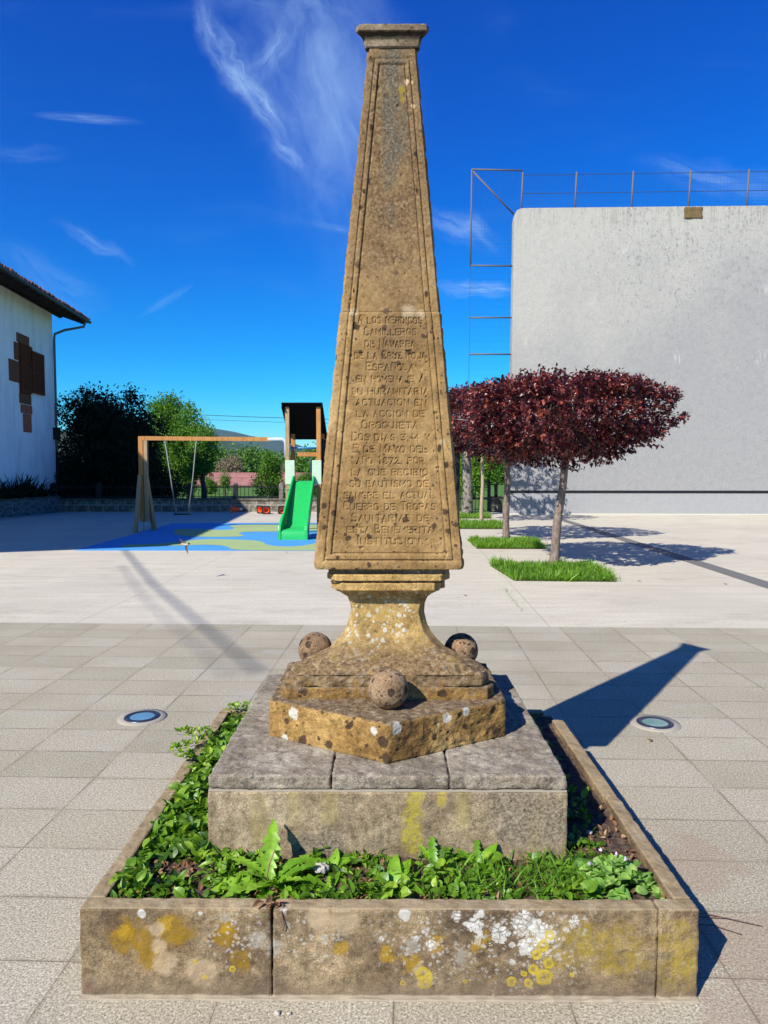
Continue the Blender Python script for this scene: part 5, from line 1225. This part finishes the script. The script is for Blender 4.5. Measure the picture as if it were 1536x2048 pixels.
# ================================================================== BALL COURT WALL
def fn(k, b):
    P = k.pos(); X_, Y_, Z_ = k.sep(P)
    f1 = k.noise(P, 7, 8, .75); str_ = k.noise(k.scaled(P, (7, 1, .35)), 1.6, 7, .7); big = k.noise(P, .32, 5, .6)
    warm = k.mr(k.math('ADD', k.math('MULTIPLY_ADD', Z_, .10, k.math('MULTIPLY', k.math('SUBTRACT', 9, X_), .05)), k.math('MULTIPLY', big, 1.1)), .9, 1.75)
    c = k.mix(warm, (.40, .395, .385), (.56, .54, .48))
    # flaking: small grey and dark specks denser high up and to the right
    zone = k.math('MULTIPLY', k.mr(Z_, 4.5, 10), k.mr(X_, 5.5, 9.5))
    d1 = k.noise(k.scaled(P, (1, 1, .6)), 10, 9, .85)
    den = k.noise(P, 1.0, 4, .6)
    th = k.math('SUBTRACT', .615, k.math('MULTIPLY', k.math('MULTIPLY', zone, den), .14))
    c = k.mix(k.math('MULTIPLY', k.mr(d1, th, k.math('ADD', th, .035)), .9), c, (.27, .28, .28))
    c = k.mix(1, c, k.ramp(k.noise(P, 4.5, 9, .85), [(.34, (.87,) * 3), (.5, (1,) * 3), (.66, (1.08,) * 3)]), 'MULTIPLY')
    w1 = k.noise(k.scaled(P, (4, 1, .55)), 3.0, 8, .75)
    c = k.mix(k.math('MULTIPLY', k.mr(w1, .63, .68), k.mr(den, .42, .62)), c, (.72, .71, .69))
    fine = k.noise(P, 20, 4, .8); c = k.mix(1, c, k.ramp(fine, [(.3, (.88,) * 3), (.7, (1.10,) * 3)]), 'MULTIPLY')
    c = k.mix(k.mr(str_, .5, .75, 0, .22), c, (.33, .33, .33))
    c = k.mix(k.mr(Z_, .88, .80, 0, .35), c, (.50, .51, .52))
    sc_ = k.noise(k.scaled(P, (7, 1, 1.1)), 2.6, 10, .85)
    for gx_, gz_, gr_ in ((11.4, 6.2, .55), (14.6, 6.1, .6), (9.3, 10.4, .6), (6.9, 11.4, .4), (14.7, 8.8, .6), (8.0, 8.3, .5), (12.7, 10.0, .9), (5.4, 6.8, .4)):
        dd = k.vmath('LENGTH', k.vmath('MULTIPLY', k.vmath('SUBTRACT', P, (gx_, 28, gz_)), (1, .2, .9)), out=1)
        c = k.mix(k.mr(k.math('MULTIPLY_ADD', k.mr(dd, gr_ * 1.6, 0), .22, sc_), .72, .78, 0, .6), c, (.72, .71, .68))
    dr = k.math('MULTIPLY', k.mr(Z_, 11.0, 11.7), k.mr(k.noise(k.scaled(P, (9, 1, .4)), 1.3, 6, .7), .5, .62))
    c = k.mix(k.math('MULTIPLY', dr, .35), c, (.2, .19, .16))
    k.put(b.inputs['Base Color'], c); bump(k, b, k.math('ADD', f1, fine), .5, .03)
M_court = mat('peeling_white_paint', fn, rough_=.9)
cw = thing('ball_court_wall', 'huge pale grey fronton ball court wall with peeling paint and a black lower stripe', 'wall', (12, 28.2, 0))
def courtY(x): return 28.22 - .0303 * (x - 4.88)
prof = [(4.875, -.05), (4.90, 3.0), (4.93, 8.0), (4.945, 11.55), (4.98, 11.78), (5.06, 11.92), (5.22, 11.99), (5.45, 12.0), (28, 11.93), (28, -.05)]
b = MB(); n = len(prof)
vs = [(x, courtY(x), z) for x, z in prof] + [(x + .02, courtY(x) + .55, z) for x, z in prof]
b.add(vs, [tuple(range(n)), tuple(reversed(range(n, 2 * n)))] + [(i, i + n, (i + 1) % n + n, (i + 1) % n) for i in range(n)])
o = b.build('wall_face', M_court, cw); fix_normals(o)
b = MB(); b.add([(4.89, courtY(4.89) - .012, .86), (28, courtY(28) - .012, .86), (28, courtY(28) - .012, .965), (4.89, courtY(4.89) - .012, .965),
                 (4.89, courtY(4.89) + .02, .86), (28, courtY(28) + .02, .86), (28, courtY(28) + .02, .965), (4.89, courtY(4.89) + .02, .965)],
                [(0, 1, 2, 3), (7, 6, 5, 4), (0, 4, 5, 1), (3, 2, 6, 7), (0, 3, 7, 4), (1, 5, 6, 2)]); b.build('metal_strip', M_iron, cw)
b = MB(); b.add([(4.87, courtY(4.87) - .03, 0), (28, courtY(28) - .03, 0), (28, courtY(28) - .001, .05), (4.87, courtY(4.87) - .001, .05)], [(0, 1, 2, 3)]); b.build('base_fillet', mat('base_fillet', color=(.6, .57, .48)), cw)
M_rust = mat('rusty_wood', color=(.20, .135, .055), rough_=.9)
b = MB(); b.box(11.50, 12.20, courtY(11.8) - .05, courtY(11.8) + .25, 11.52, 11.95); o = b.build('wooden_block', M_rust, cw); rough(o, .03, 4, .05, .2)
nf = thing('net_fence', 'fine wire net on thin steel posts along the top of the court wall', 'net fence', (10, 28.4, 12))
for x in (5.30, 7.40, 9.60, 11.81, 14.05, 16.3, 18.6):
    b = MB(); y = courtY(x) + .3; b.tube([(x - .03, y, 11.85), (x + .03, y, 13.47)], .035, 6); b.build('post', M_post, nf)
M_wire = mat('thin_wire', color=(.06, .08, .12), rough_=.5)
b = MB(); y = lambda x: courtY(x) + .3
for z in np.arange(12.0, 13.45, .135): b.tube([(5.3, y(5.3), z), (28, y(28), z)], .0024, 3, caps=False)
for x in np.arange(5.3, 20, .135): b.tube([(x, y(x), 11.95), (x, y(x), 13.4)], .0024, 3, caps=False)
for z in (13.38, 12.66): b.tube([(5.3, y(5.3), z), (28, y(28), z)], .011, 4, caps=False)
for z in np.arange(9.9, 13.5, .135): b.tube([(3.3, 28.5, z), (4.93 if z < 11.9 else 5.3, 28.5, z)], .0024, 3, caps=False)
for x in np.arange(3.3, 5.3, .135): b.tube([(x, 28.5, 9.88 if x < 4.95 else 11.95), (x, 28.5, 13.5)], .0024, 3, caps=False)
for z in np.arange(4.2, 9.8, .27): b.tube([(3.28, 28.5, z), (4.92, 28.5, z)], .0022, 3, caps=False)
b.tube([(3.28, 28.5, 9.88), (3.25, 28.5, 4.2)], .008, 4)
b.build('net', M_wire, nf)
for a, c in (((3.32, 28.5, 13.60), (5.33, 28.5, 13.55)), ((3.32, 28.5, 13.60), (3.29, 28.5, 9.88)), ((3.29, 28.5, 9.88), (4.95, 28.5, 9.86)), ((3.36, 28.5, 13.52), (5.0, 28.5, 11.85)), ((3.25, 28.5, 7.84), (4.93, 28.5, 7.84)), ((3.25, 28.5, 6.40), (4.92, 28.5, 6.40))):
    b = MB(); b.tube([a, c], .032, 6); b.build('frame_tube', M_post, nf)

# ================================================================== HOUSE
def fn(k, b):
    P = k.pos(); n = k.noise(k.scaled(P, (1, 1, .3)), 2.2, 7, .7); n2 = k.noise(P, 16, 5, .7)
    c = k.ramp(n, [(.3, (.72, .71, .68)), (.5, (.90, .89, .85)), (.7, (.95, .94, .91))]); c = k.mix(1, c, k.ramp(n2, [(.3, (.92,) * 3), (.7, (1.05,) * 3)]), 'MULTIPLY')
    k.put(b.inputs['Base Color'], c); bump(k, b, n2, .3, .02)
M_plas = mat('whitewash', fn, rough_=.9, alb=1)
M_brown = mat('brown_shutter', color=(.15, .048, .022), rough_=.9, spec=.05, alb=1)
M_redst = mat('red_sandstone', color=(.42, .13, .07), rough_=.9, spec=.05, alb=1)
M_eave = mat('dark_timber', color=(.035, .025, .02), rough_=.9)
def fn(k, b):
    P = k.obj(); n = k.noise(P, 2.3, 6, .8); c = k.ramp(n, [(.3, (.05, .03, .025)), (.5, (.22, .08, .045)), (.7, (.36, .17, .10))]); k.put(b.inputs['Base Color'], c)
M_tile = mat('clay_tiles', fn, rough_=.85)
hs_ = thing('white_house', 'whitewashed old house in shade with brown shutters and wide tiled eaves', 'house', (-15.2, 32.3, 0))
K = .075; ad = Vector((-K, 1, 0)).normalized(); nd = Vector((ad.y, -ad.x, 0))           # along the wall (away), outwards (+x)
Cc = Vector((-15.2, 32.3, 0))
def hp(s, o, z): return Cc + ad * s + nd * o + Vector((0, 0, z))      # s along wall (negative = nearer), o outwards
SL = .36; EO, EZ = 1.27, 8.78
near = hp(-23.6, 0, 0)
wallpoly = [hp(0, 0, 0), near, near + Vector((-5.0, -3.2, 0)), hp(-25, -14, 0), hp(0, -14, 0)]
b = MB(); b.prism([(p.x, p.y) for p in wallpoly], -.05, EZ + SL * EO - .12); o = b.build('wall', M_plas, hs_); fix_normals(o)
b = MB(); b.add([hp(0, -.004, 9.1), hp(0, -14.0, 9.1), hp(0, -7, 11.4), hp(-.3, -.004, 9.1), hp(-.3, -14, 9.1), hp(-.3, -7, 11.4)], [(0, 1, 2), (5, 4, 3), (0, 2, 5, 3), (1, 4, 5, 2)]); b.build('gable', M_plas, hs_)
F_ = hp(1.0, EO, EZ); N_ = hp(-24.9, EO, EZ)
def up(p, o): q = p - nd * o; return Vector((q.x, q.y, EZ + SL * o))
N2 = N_ + Vector((-4.8, -3.1, 0)); o2 = (N_ - N2).dot(nd); N2 = Vector((N2.x, N2.y, EZ + SL * o2))
N3 = up(N2 + Vector((-1.6, -1.0, 0)), 0); o3 = 8.3; N3 = N2 + (-nd) * (o3 - o2); N3.z = EZ + SL * o3
F3 = up(F_, o3)
top = [F_, N_, N2, N3, F3]; T_ = .14
rf = MB(); rf.add([Vector(p) for p in top] + [Vector(p) - Vector((0, 0, T_)) for p in top], [tuple(range(5)), tuple(reversed(range(5, 10)))] + [(i, i + 5, (i + 1) % 5 + 5, (i + 1) % 5) for i in range(5)])
F4 = F3 - nd * 8.3; F4.z = EZ; N4 = N3 - nd * 8.3; N4.z = EZ; t2 = [F3, N3, N4, F4]
rf.add([Vector(p) for p in t2] + [Vector(p) - Vector((0, 0, T_)) for p in t2], [(0, 1, 2, 3), (7, 6, 5, 4)] + [(i, i + 4, (i + 1) % 4 + 4, (i + 1) % 4) for i in range(4)])
roof = rf.build('roof', M_eave, hs_); fix_normals(roof)
b = MB(); i = 0; s = .95
while s > -24.8:
    r_ = .085 + random.uniform(-.006, .006); dz = random.uniform(-.012, .012); oo = random.uniform(-.03, .03)
    P0 = hp(s, EO + .07 + oo, EZ + .03 + dz); d3 = (-nd * 1 + Vector((0, 0, SL))).normalized()
    for seg in range(1 if s < -10 else 4):
        Ls = 7.8 if s < -10 else (.42 if seg < 3 else 6.6)
        A = P0 + d3 * (.40 * seg) + Vector((0, 0, -.012 * seg)); B = A + d3 * Ls
        rings = []
        for p, rr in ((A, r_ * 1.06), (B, r_ * .94)):
            rings.append([p + ad * rr * math.cos(t) + Vector((0, 0, rr * 1.0 * math.sin(t))) for t in np.linspace(0, math.pi, 7)])
        b.loft(rings, False, closed=False, smooth=True)
        b.add([A + ad * r_ * 1.06 * math.cos(t) + Vector((0, 0, r_ * 1.06 * math.sin(t))) for t in np.linspace(0, math.pi, 7)], [tuple(range(7))])
    s -= .215
b.build('roof_tiles', M_tile, roof)
# verge tiles at the far gable end
b = MB()
for j in range(18):
    p = up(F_, -.02 + .42 * j) + ad * .02 + Vector((0, 0, .02)); q = up(F_, .42 * j + .46) + ad * .02 + Vector((0, 0, .05))
    b.tube([p, q], [.10, .085], 8)
b.build('verge_tiles', M_tile, roof)
pr_ = None
for j in range(34):
    s = .8 - j * .62
    if pr_ is None:
        b = MB(); a_, c_ = hp(s, -.1, EZ + SL * 1.37 - T_ - .08), hp(s, EO - .06, EZ + .02 - T_ - .07); b.bar(a_, c_, .09, .13); pr_ = b.build('rafter', M_eave, hs_)
    else:
        c = pr_.copy(); S.collection.objects.link(c); c.parent = hs_; c.location = ad * (-j * .62)
b = MB(); b.bar(hp(.9, .05, 8.93), hp(-23, .05, 8.93), .14, .16); b.build('wall_plate', M_eave, hs_)
b = MB(); b.tube([hp(.95, EO + .10, EZ - .10), hp(-24.5, EO + .10, EZ - .06)], .065, 8); b.build('gutter', mat('zinc', color=(.05, .05, .055), rough_=.5, metal=.3), hs_)
M_zinc = mat('grey_pipe', color=(.20, .21, .23), rough_=.5)
b = MB(); b.tube([hp(.35, EO + .08, EZ - .12), hp(.33, EO + .02, EZ - .42), hp(.12, .5, 8.15), hp(.02, .10, 7.95), hp(0, .07, 7.7), hp(0, .07, 2.6)], .055, 8); b.build('downpipe', M_zinc, hs_)
b = MB(); b.tube([hp(.0, .07, 2.6), hp(0, .07, .7)], .06, 8); b.build('lower_pipe', M_eave, hs_)
b = MB(); b.obox(hp(-.12, .12, 3.45), (.25, .25, .55)); b.build('meter_box', M_eave, hs_)
b = MB(); b.bar(hp(-.02, .0, .0), hp(-24, .0, .0), .12, 1.9); b.build('plinth', mat('grey_plinth', color=(.24, .25, .27)), hs_)
# window with stone surround, closed and open shutters
wn = MB(); wn.bar(hp(-3.55, .0, 5.92), hp(-2.60, .0, 5.92), .10, 2.05); win = wn.build('window', M_brown, hs_)
def slab(s0, s1, z0, z1, o1, name, m_, par):
    b = MB(); b.bar(hp(s0, o1 / 2 - .02, (z0 + z1) / 2), hp(s1, o1 / 2 - .02, (z0 + z1) / 2), o1 + .04, z1 - z0); return b.build(name, m_, par)
for s0, s1, z0, z1 in ((-3.70, -2.55, 6.95, 7.32), (-3.95, -3.55, 6.2, 6.9), (-4.45, -3.56, 5.3, 6.15), (-2.60, -2.25, 6.3, 6.95), (-3.6, -2.5, 4.5, 4.9)):
    slab(s0, s1, z0, z1, .03, 'surround_stone', mat('surround', color=(.20, .085, .045), rough_=.95, spec=.05, alb=1), win)
for s0, s1, z0, z1 in ((-3.5, -3.0, 4.12, 4.47), (-2.97, -2.45, 4.12, 4.47), (-3.30, -2.55, 3.35, 4.10)):
    slab(s0, s1, z0, z1, .035, 'red_quoin', M_redst, hs_)
def shutter(s0, s1, z0, z1, o_, name='shutter'):
    b = MB()
    for s in (s0, s1): b.bar(hp(s, o_, z0), hp(s, o_, z1), .05, .07)
    for z in (z0 + .04, (z0 + z1) / 2, z1 - .04): b.bar(hp(s0, o_, z), hp(s1, o_, z), .05, .08)
    z = z0 + .1
    while z < z1 - .08: b.bar(hp(s0, o_, z), hp(s1, o_, z), .03, .045); z += .075
    b.bar(hp(s0, o_ - .03, (z0 + z1) / 2), hp(s1, o_ - .03, (z0 + z1) / 2), .01, z1 - z0 - .05)
    return b.build(name, M_brown, win)
shutter(-3.5, -2.62, 4.95, 6.93, .08); shutter(-2.45, -1.35, 5.02, 6.78, .11)
# raised bed in front of the house
def fn(k, b):
    P = k.pos(); v_ = k.voro(k.scaled(P, (1, .7, 1.8)), 3.4, 'Distance', 'DISTANCE_TO_EDGE'); n = k.noise(P, 6, 6, .7)
    c = k.ramp(n, [(.3, (.07, .07, .075)), (.6, (.22, .21, .20))]); c = k.mix(k.mr(v_, .05, .01), c, (.42, .40, .37)); k.put(b.inputs['Base Color'], c); bump(k, b, v_, .8, .05)
M_rubble = mat('rubble_masonry', fn, rough_=.9)
rb = thing('raised_bed', 'curved rubble stone retaining bed along the foot of the white house', 'planter', (-14.2, 27, 0))
pts = [(-15.6, 20.5), (-14.9, 24.0), (-14.45, 26.3), (-14.05, 28.4), (-13.95, 29.9)]
b = MB(); n = len(pts)
for (xa, ya), (xb_, yb_) in zip(pts[:-1], pts[1:]): b.add([(xa, ya, -.05), (xb_, yb_, -.05), (xb_, yb_, .62), (xa, ya, .62), (xa - .3, ya, -.05), (xb_ - .3, yb_, -.05), (xb_ - .3, yb_, .62), (xa - .3, ya, .62)], [(0, 1, 2, 3), (7, 6, 5, 4), (3, 2, 6, 7)])
b.build('masonry', M_rubble, rb)
b = MB()
for (xa, ya), (xb_, yb_) in zip(pts[:-1], pts[1:]): b.bar((xa - .15, ya, .655), (xb_ - .15, yb_, .655), .38, .07)
b.build('coping', M_coping, rb)
b = MB(); b.add([(p[0] - .25, p[1], .60) for p in pts] + [(-15.3, 29.9, .60), (-16.5, 20.5, .60)], [tuple(range(n + 2))]); b.build('bed_soil', M_soil, rb)
SW = leaf_shape(4, 0, .2, .55, .075)
for i, (x, y, s_) in enumerate(((-14.75, 25.6, 1.), (-14.62, 26.6, .9), (-14.55, 27.4, 1.1), (-14.45, 28.2, 1.0), (-14.3, 28.9, .8), (-14.9, 24.6, .9))):
    g = np.random.default_rng(90 + i); n = 90; L = LB(); P = np.stack([g.normal(x, .13, n), g.normal(y, .22, n), np.full(n, .6)], 1)
    L.leaves(SW, P, rdir(n, .75, g), rdir(n, 0, g), g.uniform(.5, 1.05, n) * s_, g.uniform(0, .8, n))
    o = L.build('spiky_plant', M_dark, loc=(x, y, .6)); o.location = (x, y, .6)
    tag(o, ['spiky dark sword-leaved plant at the near part of the raised bed', 'second spiky plant in the raised bed, below the window', 'tallest spiky plant in the middle of the raised bed', 'spiky plant in the raised bed right of the tallest', 'small spiky plant at the house corner end of the bed', 'spiky plant at the image edge in the raised bed'][i], 'plant', 'spiky plants in the raised bed')

# ================================================================== FARM BUILDING, CABLES, BIRD
def fn(k, b):
    P = k.pos(); n = k.noise(k.scaled(P, (.6, 2, 2)), 1.2, 6, .75); c = k.ramp(n, [(.3, (.24, .09, .075)), (.5, (.42, .18, .15)), (.7, (.55, .30, .26))])
    br = k.node('ShaderNodeTexBrick', offset=.5); k.put(br.inputs['Vector'], k.comb(k.sep(P)[0], k.sep(P)[1], 0))
    for q, vv_ in (('Scale', 1), ('Mortar Size', .06), ('Brick Width', 2.2), ('Row Height', 1.4)): br.inputs[q].default_value = vv_
    c = k.mix(k.math('MULTIPLY', br.outputs['Fac'], .5), c, (.2, .09, .08)); k.put(b.inputs['Base Color'], c)
M_froof = mat('red_roofing', fn, rough_=.9)
fb = thing('farm_building', 'long low farm shed with faded red roof beyond the meadow', 'shed', (-18, 102, -.5))
b = MB(); b.box(-27.2, -7.5, 100, 108, -.6, -.02); b.build('wall', mat('farm_wall', color=(.6, .57, .5)), fb)
b = MB()
b.add([(-27.6, 99.4, -.16), (-7.2, 99.4, -.16), (-7.2, 104, 1.62), (-27.6, 104, 1.62), (-27.6, 108.6, -.16), (-7.2, 108.6, -.16), (-27.6, 99.4, -.28), (-7.2, 99.4, -.28), (-27.6, 108.6, -.28), (-7.2, 108.6, -.28)],
      [(0, 1, 2, 3), (3, 2, 5, 4), (0, 6, 7, 1), (4, 5, 9, 8), (6, 8, 9, 7), (0, 3, 4, 8, 6), (1, 7, 9, 5, 2)]); b.build('roof', M_froof, fb)
M_cab = mat('black_cable', color=(.015, .015, .018), rough_=.6)
for zl, zr, r_, lb in ((6.48, 5.95, .022, 'thicker upper power cable crossing the sky behind the play tower'), (6.1, 5.62, .014, 'thinner lower power cable crossing the sky behind the play tower')):
    b = MB(); pts = []
    for i in range(17):
        q = i / 16; pts.append((-17 + 34 * q, 60, zl + (zr - zl) * q - .25 * 4 * q * (1 - q) + .1)); 
    b.tube(pts, r_, 5); tag(b.build('power_cable', M_cab), lb, 'cable')
for i, (a, c, r_) in enumerate((((-12.85, 6.65, 8.8), (-9.98, -4.9, 11.0), .024), ((-12.0, 4.2, 8.8), (-10.2, -5.0, 11.0), .010))):
    b = MB(); mid = [a[j] * .5 + c[j] * .5 for j in range(3)]; mid[2] -= .1; b.tube([a, mid, c], r_, 6)
    tag(b.build('overhead_cable', M_cab), ['thick overhead cable leaving the house eave, casting the darker soft diagonal shadow', 'thinner overhead cable beside the thick one, casting the fainter diagonal shadow'][i], 'cable')
# swallow: body, two bent wings and a short tail, skimming low
bd = thing('swallow', 'small swallow flying low over the front edge of the play mat, wings spread', 'bird', (-3.17, 11.0, .56))
M_bd = mat('swallow_back', color=(.03, .022, .03), rough_=.6); M_bw = mat('swallow_belly', color=(.62, .50, .38), rough_=.8)
c0 = Vector((-3.17, 11.0, .56))
b = MB()
b.tube([c0 + Vector(p) for p in ((-.078, .0, .012), (-.06, 0, .012), (-.03, 0, .008), (.0, 0, .0), (.028, -.004, .004), (.048, -.006, .012), (.062, -.007, .014), (.074, -.008, .012))], [.003, .010, .017, .019, .016, .014, .011, .003], 12)
b.build('body', M_bw, bd)
b = MB(); b.tube([c0 + Vector(p) for p in ((.036, -.006, .014), (.05, -.008, .018), (.064, -.009, .018), (.076, -.009, .014), (.084, -.009, .013))], [.009, .0145, .012, .005, .001], 10); b.build('head', M_bd, bd)
def wing(tip, mid, name):
    a0 = c0 + Vector((.028, -.005, .006)); a1 = c0 + Vector((-.016, .0, .004)); tip = c0 + Vector(tip); m0 = c0 + Vector(mid); m1 = m0 + (a1 - a0) * .85
    b = MB(); up_ = Vector((0, .004, .002))
    b.add([a0, m0, tip, m1, a1, a0 + up_, m0 + up_, tip + up_ * .3, m1 + up_, a1 + up_], [(0, 1, 3, 4), (1, 2, 3), (9, 8, 6, 5), (8, 7, 6), (0, 5, 6, 1), (1, 6, 7, 2), (2, 7, 8, 3), (3, 8, 9, 4)])
    b.build(name, mat('swallow_wing', color=(.10, .065, .045), rough_=.7), bd)
wing((-.115, .03, .098), (-.030, .015, .048), 'wing'); wing((.050, -.03, -.150), (.034, -.01, -.07), 'wing')
b = MB(); a = c0 + Vector((-.065, 0, .012)); b.add([a + Vector((0, 0, .006)), a + Vector((-.05, .0, .022)), a + Vector((-.035, 0, .004)), a + Vector((-.052, 0, -.006)), a + Vector((0, 0, -.006)), a + Vector((-.02, .004, .004))], [(0, 1, 2, 5), (5, 2, 3, 4)]); b.build('tail', M_bd, bd)

# ================================================================== HAZE
def fn_haze():
    m = bpy.data.materials.new('haze'); m.use_nodes = True; t = m.node_tree; t.nodes.clear()
    v_ = t.nodes.new('ShaderNodeVolumePrincipled'); v_.inputs['Color'].default_value = (.30, .60, 1, 1); v_.inputs['Density'].default_value = .00007; v_.inputs['Anisotropy'].default_value = .2
    o_ = t.nodes.new('ShaderNodeOutputMaterial'); t.links.new(v_.outputs[0], o_.inputs['Volume']); return m
b = MB(); b.box(-5900, 5600, -5600, 5600, -5, 330); o = b.build('haze', fn_haze()); tag(o, kind='stuff')
